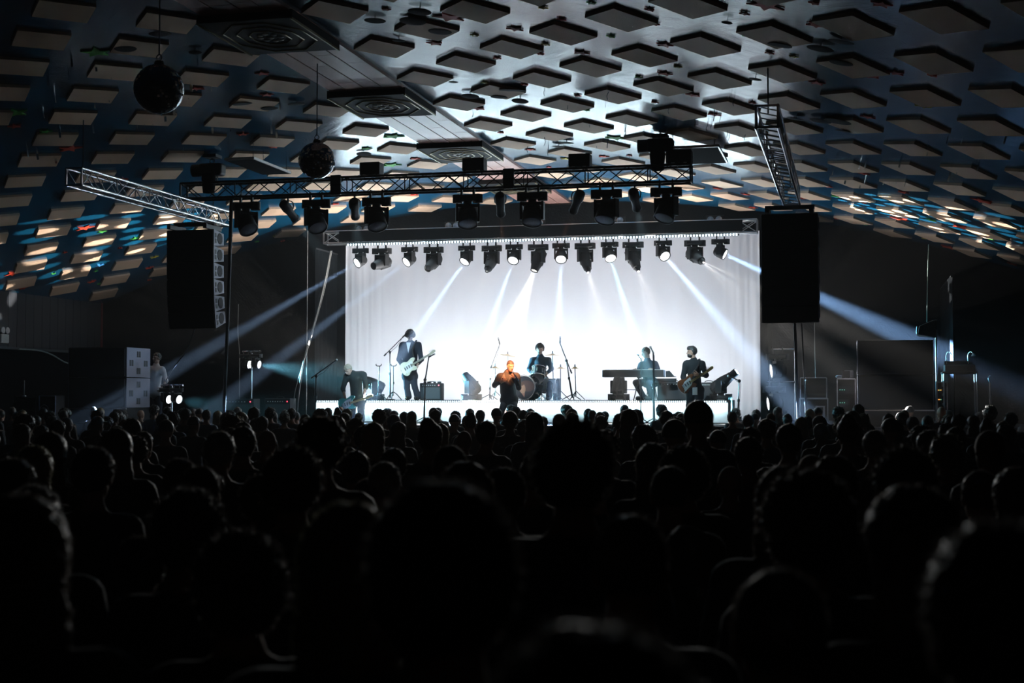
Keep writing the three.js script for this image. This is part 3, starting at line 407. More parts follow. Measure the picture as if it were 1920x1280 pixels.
{ const RZ = -34.1, cool = [0.40, 0.63, 1], teal = [0.32, 0.78, 0.95], warm = [1, 0.95, 0.9];
  // [x of base, kind, target x, y, z, intensity, half angle, colour]
  const row = [[676, 'w', 430, 632, -31.2, 2600, 0.04, cool], [716, 'p', 560, 540, -31.5, 0, 0.1, warm], [768, 'w', 530, 668, -31.2, 2600, 0.04, cool], [813, 'p', 690, 620, -31.6, 0, 0.1, warm], [875, 'w', 762, 650, -32.4, 5600, 0.05, cool], [922, 'p', 860, 620, -32.2, 190, 0.16, warm], [964, 'w', 905, 650, -31.9, 5600, 0.05, cool], [1009, 'p', 948, 650, -33.2, 1100, 0.2, warm], [1052, 'w', 1045, 660, -31.8, 5600, 0.05, cool], [1097, 'p', 1140, 650, -32.9, 480, 0.26, warm], [1143, 'w', 1206, 680, -32.0, 4800, 0.055, teal], [1187, 'p', 1250, 640, -33.0, 360, 0.26, warm], [1243, 'w', 1385, 640, -31.6, 6500, 0.055, cool], [1303, 'p', 1460, 590, -31.5, 380, 0.26, warm], [1351, 'w', 1690, 628, -33.4, 7500, 0.065, [0.3, 0.55, 1]]];
  const order = ['first', 'second', 'third', 'fourth', 'fifth', 'sixth', 'seventh', 'eighth'];
  let nw = 0, np = 0;
  for (const [px, k, tx, ty, tz, I, ang, col] of row) {
    const a = atZ(px, 462, RZ), pos = V(a.x, 5.76, RZ), aim = atZ(tx, ty, tz), w = k === 'w';
    movingHead(w ? 'wash' : 'prof', pos, aim, { label: w ? `${order[nw++]} lit wash light from the crouching guitarist's end of the rear truss` : `${order[np++]} long black spot light from the guitarists' end of the rear truss`, group: w ? 'wash lights under the rear truss' : 'spot lights under the rear truss',
      lit: w || I > 0, warm: !w, I, spill: w && px > 800 && px < 1300 ? 5 : 0, spillAt: V(-3 + (px - 1050) * 0.01, 0.6, -6), ang, color: col, rad: w ? 2.2 : I > 800 ? 2 : 0.12, pen: w ? 0.5 : 0.2, scale: w ? 1 : 1.18,
      gobo: !w && I > 0 && I < 800 ? goboPlate(I < 200 ? ringDots(0.012, 5, 0.004, true) : [...ringDots(0.012, 5, 0.0035, true), ...ringDots(0.024, 9, 0.0035)], 0.04, 0.355) : undefined });
  }
}
// LED batten along the rear truss
M.led = glow([0.62, 0.86, 1.0]);
function ledBatten(name, label, a, b, n, r, parent, I, down) {
  const t = parent || thing(name, label, 'light strip', a.clone().lerp(b, 0.5)), w = b.x - a.x, y0 = parent ? a.y : 0, z0 = parent ? a.z : 0;
  part(parent ? 'strip_housing' : 'housing', bx(w + 0.05, r * 1.7, 0.05, 0, y0, z0 - 0.035), M.blackPaint, t);
  const dot = new THREE.OctahedronGeometry(r * 1.15, 1).scale(0.85, 1, 0.6), gs = []; for (let k = 0; k < n; k++) gs.push(dot.clone().translate(-w / 2 + w * (k + 0.5) / n, y0, z0));
  const m = part('led_pixels', gs, M.led, t); m.userData.kind = 'stuff';
  return t;
}
{ const a = atZ(650, 458, -34), b = atZ(1384, 441, -34); a.y = b.y = 5.77;
  ledBatten('led_batten', 'long strip of bright white LED dots under the rear truss', a, b, 136, 0.025);
  const m = a.clone().lerp(b, 0.5); rectLight([0.66, 0.88, 1.0], 13.0, b.x - a.x, 0.05, V(m.x, 5.77, -33.95), V(m.x, 5.77, -30)); }

ledBatten('', '', V(-5.03, RISER - DECK - 0.03, 0.09), V(5.03, RISER - DECK - 0.03, 0.09), 210, 0.015, riser);
// ---------- moving lights hung on the front truss (dark) ----------
{ const list = [462, 593, 706, 877, 998, 1137, 1249], tags = ['nearest the silver truss', 'under the nearer hoist side, second along', 'third along, under a dimmer box', 'fourth along, by a dimmer box', 'fifth along, beside the splitter box', 'sixth along, under a dimmer box', 'under the hoist on the keyboard side'];
  list.forEach((px, k) => movingHead('wash', V(atZ(px, 372, FTZ + 0.16).x, FTY - 0.17, FTZ + 0.16), atZ(900 + (px - 900) * 0.5, 900, -24.5), { label: `unlit black wash light on the front truss, ${tags[k]}`, group: 'dark wash lights on the front truss', scale: 1.38 }));
}
// profile spots on the front truss, aimed at the singer
const elG = { tube: lathe([[0.001, -0.24], [0.06, -0.24], [0.1, -0.2], [0.105, -0.02], [0.085, 0.04], [0.08, 0.28], [0.092, 0.29], [0.092, 0.34], [0.075, 0.34], [0.072, 0.3], [0.001, 0.3]], 18), lens: lathe([[0.001, 0.325], [0.04, 0.32], [0.072, 0.31]], 16) };
{ const key = atZ(957, 692, -31.5);
  [[540, 16, 775], [665, 16, 690], [938, 52], [1083, 44], [1190, 16, 1260]].forEach(([px, I, fill], k) => { const aim = fill ? atZ(fill, 695, -32.8) : key;
    const pos = V(atZ(px, 375, FTZ - 0.16).x, FTY - 0.17, FTZ - 0.16), piv = V(0, -0.24, 0), d = aim.clone().sub(pos).sub(piv).normalize();
    const t = thing('profile_spot', ['slim profile spot tilted beside the pole end of the front truss', 'slim profile spot between two dark wash lights, second from the silver truss', 'slim profile spot hung near the splitter box', 'slim profile spot hung under the third dimmer box', 'slim profile spot nearest the keyboard-side hoist'][k], 'stage light', pos, 'profile spots on the front truss');
    part('clamp', mhG.hook, M.blackPaint, t); part('yoke', tube([V(-0.11, -0.24, 0), V(-0.115, -0.12, 0), V(-0.06, -0.07, 0), V(0.06, -0.07, 0), V(0.115, -0.12, 0), V(0.11, -0.24, 0)], 0.012, 20, 6), M.blackPaint, t);
    const h = part('barrel', elG.tube, M.blackPaint, t); h.position.copy(piv); h.quaternion.setFromUnitVectors(UPV, d); part('lens', elG.lens, I ? M.lampWarm : M.lensOff, h);
    if (I) spotLight(fill ? [0.55, 0.85, 1] : [1, 0.40, 0.18], I, fill ? 0.2 : 0.062, 0.6, 2, pos.clone().add(piv).addScaledVector(d, 0.36), aim);
  });
}
// moving lights standing on the riser; the outer two throw dot patterns over the ceiling
{ const fl = (px, z, tx, ty, tgt, o) => movingHead('prof', V(atZ(px, 745, z).x, RISER - 0.08 * 1.2, z), tgt, { floor: true, scale: 1.2, lit: !!o.I, ...o });
  const g1 = goboPlate(dots(0.075, 0.0138, 0.0040, 0.001), 0.078, 0.40), g2 = goboPlate(dots(0.075, 0.0122, 0.0037, 0.001), 0.078, 0.40);
  fl(702, -34.3, 0, 0, atCeil(165, 455), { label: 'floor-standing spot light behind the crouching guitarist', group: 'floor spot lights on the riser', I: 55, ang: 0.38, rad: 0.05, pen: 0.05, gobo: g1, color: [1, 0.97, 0.92] });
  fl(1352, -33.9, 0, 0, atCeil(1760, 408), { label: 'floor-standing spot light tilted up behind the bassist', group: 'floor spot lights on the riser', I: 55, ang: 0.38, rad: 0.05, pen: 0.05, gobo: g2, color: [1, 0.97, 0.92] });
  fl(884, -33.7, 0, 0, atCeil(640, 388), { label: 'floor-standing spot light alone between guitar amp and singer', group: 'floor spot lights on the riser', I: 17, ang: 0.52, rad: 3, pen: 1, color: [1, 0.97, 0.95] });
  fl(1160, -33.9, 0, 0, atCeil(1200, 352), { label: 'floor-standing spot light under the keyboard', group: 'floor spot lights on the riser', I: 17, ang: 0.52, rad: 3, pen: 1, color: [1, 0.97, 0.95] });
}
// ---------- loudspeakers ----------
M.grille = mat([0.008, 0.008, 0.009], { roughness: 0.8 });
M.cabSide = mat([0.20, 0.20, 0.25], { roughness: 0.6 });
const cabG = (() => { const W = 1.10, H = 0.355, D = 0.5, s = new THREE.Shape(); s.moveTo(0, 0); s.lineTo(-D, 0.055); s.lineTo(-D, H - 0.055); s.lineTo(0, H); s.closePath();
  const body = new THREE.ExtrudeGeometry(s, { depth: W - 0.04, bevelEnabled: false }).translate(0, 0, -(W - 0.04) / 2).rotateY(-Math.PI / 2);
  const side = new THREE.ExtrudeGeometry(s, { depth: 0.02, bevelEnabled: false }).rotateY(-Math.PI / 2);
  return { W, H, D, body, side, grille: rbx(W - 0.03, H - 0.03, 0.03, 0.012, 0, H / 2, 0.012), grip: bx(0.012, 0.09, 0.08), mesh: cyl(0.125, 0.125, 0.012, 8).rotateZ(Math.PI / 2) }; })();
function lineArray(x, top, z, turn, side) {
  const names7 = ['topmost', 'second from the top', 'third from the top', 'fourth from the top', 'second from the bottom', 'lowest'];
  let p = V(0, top, 0), ang = 0; const q = new THREE.Quaternion().setFromAxisAngle(UPV, turn);
  const bump = thing('array_frame', `black flying frame carrying the speaker array ${side}`, 'frame', V(x, top, z), 'flying frames'); bump.rotation.y = turn;
  part('beam', bx(0.08, 0.1, 0.75, -0.42, 0.06, -0.2), M.blackPaint, bump); part('beam', bx(0.08, 0.1, 0.75, 0.42, 0.06, -0.2), M.blackPaint, bump); part('cross_bar', bx(0.95, 0.08, 0.1, 0, 0.14, -0.2), M.blackPaint, bump); part('shackle', [new THREE.TorusGeometry(0.06, 0.015, 6, 12).translate(0, 0.22, -0.2)], M.steel, bump);
  for (let k = 0; k < 6; k++) { ang += [0, 0.01, 0.02, 0.035, 0.055, 0.075][k];
    const t = thing('line_array_cabinet', `${names7[k]} black cabinet of the speaker array ${side}`, 'speaker', null, `speaker cabinets ${side}`);
    // pivot at the top front edge, leaning back by ang
    const low = p.clone().add(V(0, -cabG.H * Math.cos(ang), -cabG.H * Math.sin(ang)));
    t.position.copy(low.clone().setY(0).applyQuaternion(q).add(V(x, low.y, z))); t.rotation.set(0, 0, 0); t.rotation.order = 'YXZ'; t.rotation.y = turn; t.rotation.x = ang;
    part('cabinet', cabG.body, M.blackPaint, t); part('grille', cabG.grille, M.grille, t);
    for (const sx of [-1, 1]) { const sp = part('side_panel', cabG.side, M.cabSide, t, 'grey side panel'); sp.position.x = sx * (cabG.W / 2 - 0.01) + (sx > 0 ? 0.01 : 0.01);
      const gx = sx > 0 ? 0.001 : -0.021; for (const y of [0.115, 0.235]) { const g = part('grip', cabG.grip, M.black, sp); g.position.set(gx, y, -0.1); }
      const m = part('mesh_plate', cabG.mesh, M.grille, sp); m.position.set(gx, cabG.H / 2, -0.3); m.rotation.x = 0.39; }
    p = low; }
}
lineArray(-13.83, 5.5, -28, 0, "on the guitarists' side");
lineArray(-1.18, 5.47, -28, 0, 'on the keyboard side');
function subStack(x, z, side) {
  for (let k = 0; k < 2; k++) { const t = thing('subwoofer', `${k ? 'upper' : 'lower'} big black subwoofer of the stack ${side}`, 'speaker', V(x, 1.66 + k * 0.71, z), `subwoofers ${side}`), D = 1.15, W = 1.5, H = 0.70;
    part('cabinet', rbx(W - 0.03, H, D, 0.012, 0, H / 2, -D / 2), M.blackPaint, t); part('grille', rbx(W - 0.06, H - 0.05, 0.03, 0.01, 0, H / 2, 0.012), M.grille, t);
    for (const sx of [-1, 1]) { const sp = part('side_panel', bx(0.02, H - 0.01, D - 0.02, sx * W / 2 - sx * 0.005, H / 2, -D / 2), M.cabSide, t, 'pale grey side panel');
      for (const [u, v] of [[0.5, 0.78], [0.2, 0.48], [0.8, 0.48], [0.5, 0.22]]) for (const w of [-0.05, 0.05]) part('port', bx(0.012, 0.14, 0.075, sx * (W / 2 + 0.003), v * H, -D * u + w), M.black, sp); } }
  const b = thing('speaker_plinth', `dark plinth under the subwoofers ${side}`, 'plinth', V(x, DECK, z), 'speaker plinths'); part('box', bx(1.5, 0.355, 1.15, 0, 0.178, -0.575), M.deck, b); part('lip', bx(1.52, 0.03, 0.03, 0, 0.34, 0.0), M.steel, b);
}
subStack(-17.15, -30, "on the guitarists' side"); subStack(0.83, -30, 'on the keyboard side');
// ---------- backline ----------
M.teal = mat([0.10, 0.12, 0.13], { roughness: 0.85 }); M.tolex = mat([0.03, 0.03, 0.033], { roughness: 0.7 }); M.wood = mat([0.30, 0.16, 0.07], { roughness: 0.45 });
M.red = glow([1, 0.05, 0.1], 0.2);
M.pale = mat([0.7, 0.7, 0.68], { roughness: 0.5 });
function ampCombo(name, label, x, y, z, w, h, d, o = {}) {
  const t = thing(name, label, 'amplifier', V(x, y, z), o.group);
  part('cabinet', rbx(w, h, d, 0.02, 0, h / 2, -d / 2), o.body || M.tolex, t); part('grille_cloth', bx(w * 0.9, h * 0.68, 0.015, 0, h * 0.4, 0.004), o.cloth || M.teal, t);
  const cp = part('control_panel', bx(w * 0.9, h * 0.12, 0.015, 0, h * 0.86, 0.004), o.panel || M.black, t);
  const kg = cyl(0.011, 0.013, 0.02, 8).rotateX(Math.PI / 2); for (let k = 0; k < 7; k++) part('knob', kg.clone().translate(-w * 0.36 + k * w * 0.095, h * 0.86, 0.02), o.knob || M.pale, cp);
  if (o.jewel !== false) part('jewel_lamp', new THREE.SphereGeometry(0.02, 8, 6).translate(w * 0.39, h * 0.86, 0.015), M.red, t);
  part('handle', tube([V(-0.1, h, -d / 2), V(-0.08, h + 0.03, -d / 2), V(0.08, h + 0.03, -d / 2), V(0.1, h, -d / 2)], 0.01, 12, 6), M.black, t);
  for (const sx of [-1, 1]) part('foot', cyl(0.02, 0.025, 0.02, 8, sx * w * 0.4, 0.01, -0.05), M.black, t);
  return t;
}
const X = (px, py, z) => atZ(px, py, z).x;
{ const a = ampCombo('guitar_amp', 'guitar amplifier with pedals on top beside the suited guitarist', X(807, 745, -33.9), RISER, -33.9, 0.56, 0.42, 0.26, { cloth: M.teal, panel: M.tolex });
  const tops = [[-0.17, 0.06], [-0.06, 0.09], [0.08, 0.05], [0.2, 0.08]]; tops.forEach(([x, w], k) => { const p = thing('effects_pedal', ['small pedal at the control-lamp-free end of the guitar amp top', 'tallest small pedal on the guitar amp', 'small round-topped pedal in the middle of the guitar amp top', 'small pedal over the red lamp of the guitar amp'][k], 'pedal', V(a.position.x + x, RISER + 0.42, -34.0), 'pedals on the guitar amp'); part('case', rbx(w, 0.04, 0.09, 0.008, 0, 0.02, 0), M.tolex, p); part('switch', cyl(0.008, 0.008, 0.03, 8, 0, 0.05, 0), M.steel, p); }); }
ampCombo('combo_amp', 'wide low amplifier with a red lamp, standing behind the light boom', X(447, 755, -34.2), DECK, -34.2, 0.86, 0.57, 0.4, { group: 'amplifiers by the light boom', cloth: M.teal });
ampCombo('combo_amp', 'low amplifier with a red lamp, standing next to the lit riser end', X(520, 755, -34.0), DECK, -34.0, 0.7, 0.58, 0.4, { group: 'amplifiers by the light boom', cloth: M.teal });
ampCombo('bass_amp', 'black amplifier cabinet behind the bassist', X(1328, 745, -34.0), RISER, -34.0, 0.36, 0.42, 0.35, { cloth: M.tolex, jewel: false });
ampCombo('keyboard_amp', 'wide dark amplifier between the keyboard player and bassist', X(1262, 745, -34.2), RISER, -34.2, 0.76, 0.44, 0.4, { cloth: M.tolex, jewel: false });
{ const t = thing('flight_case', 'flat dark case lying on the wide keyboard amplifier', 'case', V(X(1248, 745, -34.35), RISER + 0.44, -34.35)); part('box', rbx(0.5, 0.07, 0.3, 0.01, 0, 0.035, 0), M.tolex, t); part('lid', bx(0.5, 0.012, 0.3, 0, 0.075, 0), M.teal, t); }
// keyboard on its stand
{ const z = -33.55, x0 = X(1131, 700, z), x1 = X(1246, 700, z), y = atZ(1170, 707, z).y, t = thing('keyboard', 'long dark stage keyboard in front of the seated player', 'keyboard', V((x0 + x1) / 2, y, z)), w = x1 - x0;
  part('case', rbx(w, 0.17, 0.32, 0.015, 0, 0.085, 0), M.tolex, t);
  const wk = bx(w / 52 - 0.002, 0.015, 0.14), wm = M.pale; const ks = []; for (let k = 0; k < 52; k++) ks.push(wk.clone().translate(-w / 2 + w * (k + 0.5) / 52 * 0.96 + w * 0.02, 0.175, -0.07)); const kk = part('white_keys', ks, wm, t); kk.userData.kind = 'stuff';
  part('back_panel', bx(w * 0.98, 0.1, 0.01, 0, 0.085, 0.163), M.black, t);
  const s = thing('keyboard_stand', 'thin black trestle stand under the keyboard', 'stand', V((x0 + x1) / 2, RISER, z)), h = y - RISER;
  for (const sx of [-0.32, 0.12]) { part('leg', bar(V(sx, h, -0.1), V(sx - 0.1, 0, 0.15), 0.014), M.black, s); part('leg', bar(V(sx, h, 0.1), V(sx + 0.08, 0, -0.15), 0.014), M.black, s); part('top_rail', bx(0.03, 0.02, 0.34, sx, h - 0.01, 0), M.black, s); }
  part('cross_bar', bar(V(-0.37, h * 0.45, 0.04), V(0.12, h * 0.45, 0.04), 0.01), M.black, s);
  const c = thing('laptop', 'open laptop standing tilted at the end of the keyboard', 'laptop', V(X(1250, 705, z - 0.05), y, z - 0.05)); const sh = new THREE.Shape(); sh.moveTo(-0.02, 0); sh.lineTo(0.2, 0); sh.lineTo(0.07, 0.15); sh.lineTo(-0.02, 0.14); sh.closePath();
  part('screen', new THREE.ExtrudeGeometry(sh, { depth: 0.02, bevelEnabled: false }).rotateY(0.1), M.tolex, c); part('deck', bx(0.22, 0.02, 0.2, 0.09, 0.01, -0.1), M.tolex, c);
  const st = thing('stool', 'keyboard player\'s low black stool', 'stool', V(X(1222, 745, -34.0), RISER, -34.0)); part('seat', lathe([[0.001, 0.42], [0.14, 0.42], [0.16, 0.39], [0.15, 0.36], [0.001, 0.36]], 18), M.black, st); for (let k = 0; k < 4; k++) part('leg', bar(V(0.08 * Math.cos(k * 1.57 + .8), 0.37, 0.08 * Math.sin(k * 1.57 + .8)), V(0.17 * Math.cos(k * 1.57 + .8), 0, 0.17 * Math.sin(k * 1.57 + .8)), 0.012), M.black, st);
}
// microphone stands: pole foot and top, boom, microphone
M.micBlack = phys([0.015, 0.016, 0.018], { roughness: 0.35 });
function micStand(label, foot, top, boomA, boomB, o = {}) {
  const t = thing('microphone_stand', label, 'mic stand', foot, o.group || 'microphone stands'), R = (p) => p.clone().sub(foot), up = R(top), f = o.fat || 1;
  part('lower_tube', bar(V(0, 0.05, 0), up.clone().multiplyScalar(0.55), 0.014 * f), M.micBlack, t); part('upper_tube', bar(up.clone().multiplyScalar(0.5), up, 0.010 * f), M.micBlack, t); part('clutch', cyl(0.024 * f, 0.024 * f, 0.06, 10).translate(up.x * 0.55, up.y * 0.55, up.z * 0.55), M.micBlack, t);
  if (o.round) part('foot', lathe([[0.001, 0.035], [0.05, 0.03], [0.13, 0.015], [0.13, 0], [0.001, 0]], 18), M.micBlack, t);
  else for (let k = 0; k < 3; k++) { const a = k * 2.094 + (o.turn || 0.5); part('leg', bar(V(0, 0.14, 0), V(0.26 * Math.cos(a), 0.012, 0.26 * Math.sin(a)), 0.011), M.micBlack, t); }
  if (boomA) { part('boom', bar(R(boomA), R(boomB), 0.009 * f), M.micBlack, t); part('swivel', new THREE.SphereGeometry(0.028 * f, 8, 6).translate(up.x, up.y, up.z), M.micBlack, t); part('counterweight', bar(R(boomA), R(boomA).lerp(R(boomB), 0.12), 0.02), M.micBlack, t); }
  const tip = boomB || top, dir = o.micDir || (boomB ? boomB.clone().sub(boomA).normalize() : V(0, 0.7, -0.7));
  const mic = part('microphone', [bar(R(tip), R(tip).addScaledVector(dir, 0.13), 0.011, 8, 0.016)], M.micBlack, t); part('mic_grille', new THREE.SphereGeometry(0.026, 10, 8).translate(...R(tip).addScaledVector(dir, 0.15).toArray()), M.steel, mic); part('clip', bar(R(tip).addScaledVector(dir, -0.01), R(tip).addScaledVector(dir, 0.06), 0.019), M.micBlack, t);
  part('cable', tube([R(tip), R(tip).lerp(up, 0.5).add(V(0.015, -0.05, 0.02)), up.clone().add(V(0.02, -0.02, 0.01)), up.clone().multiplyScalar(0.5).add(V(0.025, 0, 0.012)), V(0.03, 0.03, 0.02)], 0.005, 28, 5), M.black, t);
  return t;
}
const onDeck = (px, z) => V(X(px, 785, z), DECK, z), onRiser = (px, z) => V(X(px, 748, z), RISER, z);
{ let z = -31.7; micStand('boom microphone stand beside the crouching guitarist', onDeck(590, z), atZ(593, 705, z), atZ(583, 709, z), atZ(622, 681, z), { fat: 1.5 });
  z = -33.45; micStand('boom microphone stand at the suited guitarist\'s mouth', onRiser(731, z), atZ(731, 660, z), atZ(720, 667, z), atZ(755, 632, z), { fat: 1.2, round: true });
  z = -31.7; micStand('slanted microphone stand in front of the guitar amp', onDeck(795, z), atZ(797, 712, z), atZ(797, 712, z), atZ(804, 669, z), { fat: 1.5, micDir: V(0.75, 0.45, -0.5).normalize() });
  z = -34.0; micStand('tall overhead microphone stand by the crash cymbal behind the singer', onRiser(918, z), atZ(919, 710, z), atZ(920, 690, z), atZ(937, 645, z), { micDir: V(-0.25, 0.95, 0).normalize() });
  micStand('tall overhead microphone stand between the drums and keyboard', onRiser(1073, z), atZ(1062, 676, z), atZ(1072, 700, z), atZ(1050, 643, z), { micDir: V(0.05, 1, 0) , fat: 1.3 });
  z = -32.2; micStand('thin microphone stand in front of the keyboard player', onDeck(1201, z), atZ(1202, 672, z), null, null, { micDir: V(-0.5, 0.6, -0.5).normalize() });
  z = -31.6; micStand('thick straight microphone stand between keyboard player and bassist', onDeck(1226, z), atZ(1225, 661, z), null, null, { fat: 1.9, micDir: V(-0.45, 0.85, -0.2).normalize() });
  z = -32.4; micStand('empty-looking microphone stand past the end of the riser', onDeck(1383, z), atZ(1386, 714, z), atZ(1386, 714, z), atZ(1377, 709, z), { fat: 1.4, micDir: V(-0.8, 0.3, 0.2).normalize() });
  z = -31.9; micStand('dark microphone stand below the keyboard-side speaker array', onDeck(1511, z), atZ(1511, 722, z), null, null, { fat: 1.8 }); }
// guitar stands
for (const [px, k] of [[709, 0], [737, 1]]) { const z = -33.5, f = onRiser(px, z), h = atZ(px, 686, z).y - RISER, t = thing('guitar_stand', ['empty guitar stand leaning beside the crouching guitarist', 'empty guitar stand beside the suited guitarist\'s microphone stand'][k], 'guitar stand', f, 'guitar stands');
  part('post', bar(V(0, 0.1, 0), V(k ? 0 : 0.03, h, 0), 0.012), M.micBlack, t); part('yoke', tube([V(-0.06, h + 0.05, 0), V(-0.05, h + 0.01, 0), V(0.01, h, 0), V(0.07, h + 0.01, 0), V(0.08, h + 0.05, 0)], 0.012, 14, 6), M.micBlack, t); part('clutch', cyl(0.02, 0.02, 0.06, 8, 0.01, h * 0.5, 0), M.micBlack, t); for (let j = 0; j < 3; j++) part('leg', tube([V(0, 0.2, 0), V(0.07 * Math.cos(j * 2.1), 0.16, 0.07 * Math.sin(j * 2.1)), V(0.22 * Math.cos(j * 2.1), 0.01, 0.22 * Math.sin(j * 2.1))], 0.012, 10, 6), M.micBlack, t); }
// ---------- drum kit ----------
M.shell = phys([0.05, 0.055, 0.065], { roughness: 0.2, clearcoat: 1 }); M.skinHead = mat([0.75, 0.75, 0.73], { roughness: 0.5 }); M.brass = mat([0.75, 0.55, 0.25], { roughness: 0.3, metalness: 1 }); M.clear = phys([0.85, 0.9, 0.93], { roughness: 0.15, clearcoat: 1 });
function drum(name, label, c, axis, r, h, o = {}) {
  const t = thing(name, label, 'drum', c, 'drum kit'), q = new THREE.Quaternion().setFromUnitVectors(UPV, axis.clone().normalize()), P = (n, g, m, par = t) => { const a = part(n, g, m, par); if (par === t) a.quaternion.copy(q); return a; };
  P('shell', [new THREE.CylinderGeometry(r, r, h, 28, 1, true), new THREE.CylinderGeometry(r, r, 0.01, 28)], o.shell || M.shell);
  P('batter_head', cyl(r * 0.97, r * 0.97, 0.01, 28, 0, h / 2 + 0.003, 0), M.skinHead);
  for (const s of [-1, 1]) P('hoop', new THREE.TorusGeometry(r + 0.006, 0.014, 6, 28).rotateX(Math.PI / 2).translate(0, s * h / 2, 0), M.chrome);
  for (let k = 0; k < 8; k++) P('lug', rbx(0.028, h * 0.4, 0.02, 0.008, (r + 0.012) * Math.cos(k * Math.PI / 4), 0, (r + 0.012) * Math.sin(k * Math.PI / 4)).applyMatrix4(new THREE.Matrix4()), M.chrome);
  if (o.print) P('printed_head', new THREE.CircleGeometry(r * 0.97, 28).rotateX(-Math.PI / 2).rotateY(o.print.turn).translate(0, h / 2 + 0.012, 0), o.print.m);
  for (const l of o.legs || []) part('leg', bar(...l, 0.01), M.chrome, t);
  return t;
}
{ const z = -34.05;
  const cv = document.createElement('canvas'); cv.width = cv.height = 256; const g = cv.getContext('2d');      // printed portrait on the front skin
  g.fillStyle = '#3f4a55'; g.fillRect(0, 0, 256, 256); g.fillStyle = '#6d5a58'; g.beginPath(); g.ellipse(170, 120, 90, 60, 0.4, 0, 7); g.fill(); g.fillStyle = '#2c3a4a'; g.beginPath(); g.ellipse(110, 270, 120, 95, 0, 0, 7); g.fill(); g.fillStyle = '#b98f7f'; g.beginPath(); g.moveTo(82, 178); g.lineTo(105, 235); g.lineTo(128, 178); g.fill(); g.fillStyle = '#cdb094'; g.beginPath(); g.ellipse(105, 130, 40, 58, 0, 0, 7); g.fill(); g.fillStyle = '#6a5448'; g.beginPath(); g.ellipse(105, 82, 40, 20, 0, 0, 7); g.fill();
  const ct = new THREE.CanvasTexture(cv); ct.colorSpace = THREE.SRGBColorSpace; ct.flipY = true;
  const c = atZ(990, 722, -33.75); c.y = RISER + 0.30; const ax = V(-0.25, 0, 0.97);
  drum('kick_drum', 'bass drum with a portrait printed on its front skin', c, ax, 0.29, 0.4, { print: { m: mat(0xffffff, { map: ct, roughness: 0.5 }), turn: 0 }, legs: [[V(0.24, -0.1, 0.1), V(0.36, -0.29, 0.15)], [V(-0.24, -0.1, 0.1), V(-0.36, -0.29, 0.15)]] });
  const rt = atZ(1010, 697, z + 0.15), st = thing('tom_stand', 'thin chrome stand carrying the tom between kick drum and drummer', 'stand', V(rt.x, RISER, rt.z)); part('pole', cyl(0.012, 0.012, rt.y - RISER - 0.1, 8, 0, (rt.y - RISER - 0.1) / 2, 0), M.chrome, st); for (let k = 0; k < 3; k++) part('leg', bar(V(0, 0.2, 0), V(0.2 * Math.cos(k * 2.1 + .3), 0.01, 0.2 * Math.sin(k * 2.1 + .3)), 0.01), M.chrome, st);
  drum('rack_tom', 'dark rack tom in front of the drummer\'s chest', rt, V(0.05, 0.92, -0.38), 0.165, 0.22);
  drum('rack_tom', 'dark tom below the drummer\'s hands, tilted over the kick drum', atZ(1008, 714, z + 0.12), V(0.1, 0.55, 0.83).negate().multiplyScalar(-1), 0.15, 0.2);
  drum('floor_tom', 'clear-shelled floor tom at the drummer\'s side', V(X(1028, 725, z), RISER + 0.34, z), V(0, 1, 0), 0.19, 0.34, { shell: M.clear, legs: [[V(0.2, 0.05, 0), V(0.22, -0.34, 0)], [V(-0.12, 0.05, 0.16), V(-0.13, -0.34, 0.18)], [V(-0.12, 0.05, -0.16), V(-0.13, -0.34, -0.18)]] });
  const cym = (label, px, py, foot, r, tilt, zz = z - 0.1) => { const p = atZ(px, py, zz), t = thing('cymbal', label, 'cymbal', V(X(foot, 746, zz), RISER, zz), 'cymbals'), o = V(p.x - t.position.x, p.y - RISER, 0);
    const cy = part('cymbal_plate', lathe([[0.008, 0.03], [0.04, 0.026], [0.06, 0.012], [0.5 * r, 0.006], [r, -0.006], [r, -0.009], [0.5 * r, 0.003], [0.055, 0.008], [0.008, 0.025]], 32), M.brass, t); cy.position.copy(o); cy.rotation.z = tilt; cy.rotation.x = 0.06;
    part('wing_nut', cyl(0.014, 0.02, 0.07, 8, o.x, o.y + 0.06, 0), M.chrome, t); part('pole', bar(V(0, 0.1, 0), o.clone().add(V(0, 0.02, 0)), 0.012), M.micBlack, t); for (let k = 0; k < 3; k++) part('leg', bar(V(0, 0.22, 0), V(0.22 * Math.cos(k * 2.1), 0.01, 0.22 * Math.sin(k * 2.1)), 0.01), M.micBlack, t); return t; };
  cym('crash cymbal tilted above the singer\'s head', 952, 666, 951, 0.2, -0.18, -33.9); cym('ride cymbal beside the drummer\'s face', 1036, 665, 1038, 0.2, -0.03); cym('low cymbal on a stand past the floor tom', 1051, 690, 1051, 0.13, 0, -33.8); cym('hi-hat cymbal low behind the singer', 928, 689, 929, 0.13, -0.1, -34.2); cym('small cymbal behind the tall overhead stand', 1078, 690, 1080, 0.1, 0, -34.1);
  const fc = thing('drum_stool', 'drummer\'s round black stool', 'stool', V(X(1012, 745, z - 0.55), RISER, z - 0.55)); part('seat', lathe([[0.001, 0.5], [0.15, 0.5], [0.17, 0.46], [0.15, 0.42], [0.001, 0.42]], 18), M.black, fc); part('post', cyl(0.015, 0.015, 0.42, 8, 0, 0.21, 0), M.chrome, fc); for (let k = 0; k < 3; k++) part('leg', bar(V(0, 0.2, 0), V(0.22 * Math.cos(k * 2.1), 0, 0.22 * Math.sin(k * 2.1)), 0.012), M.chrome, fc);
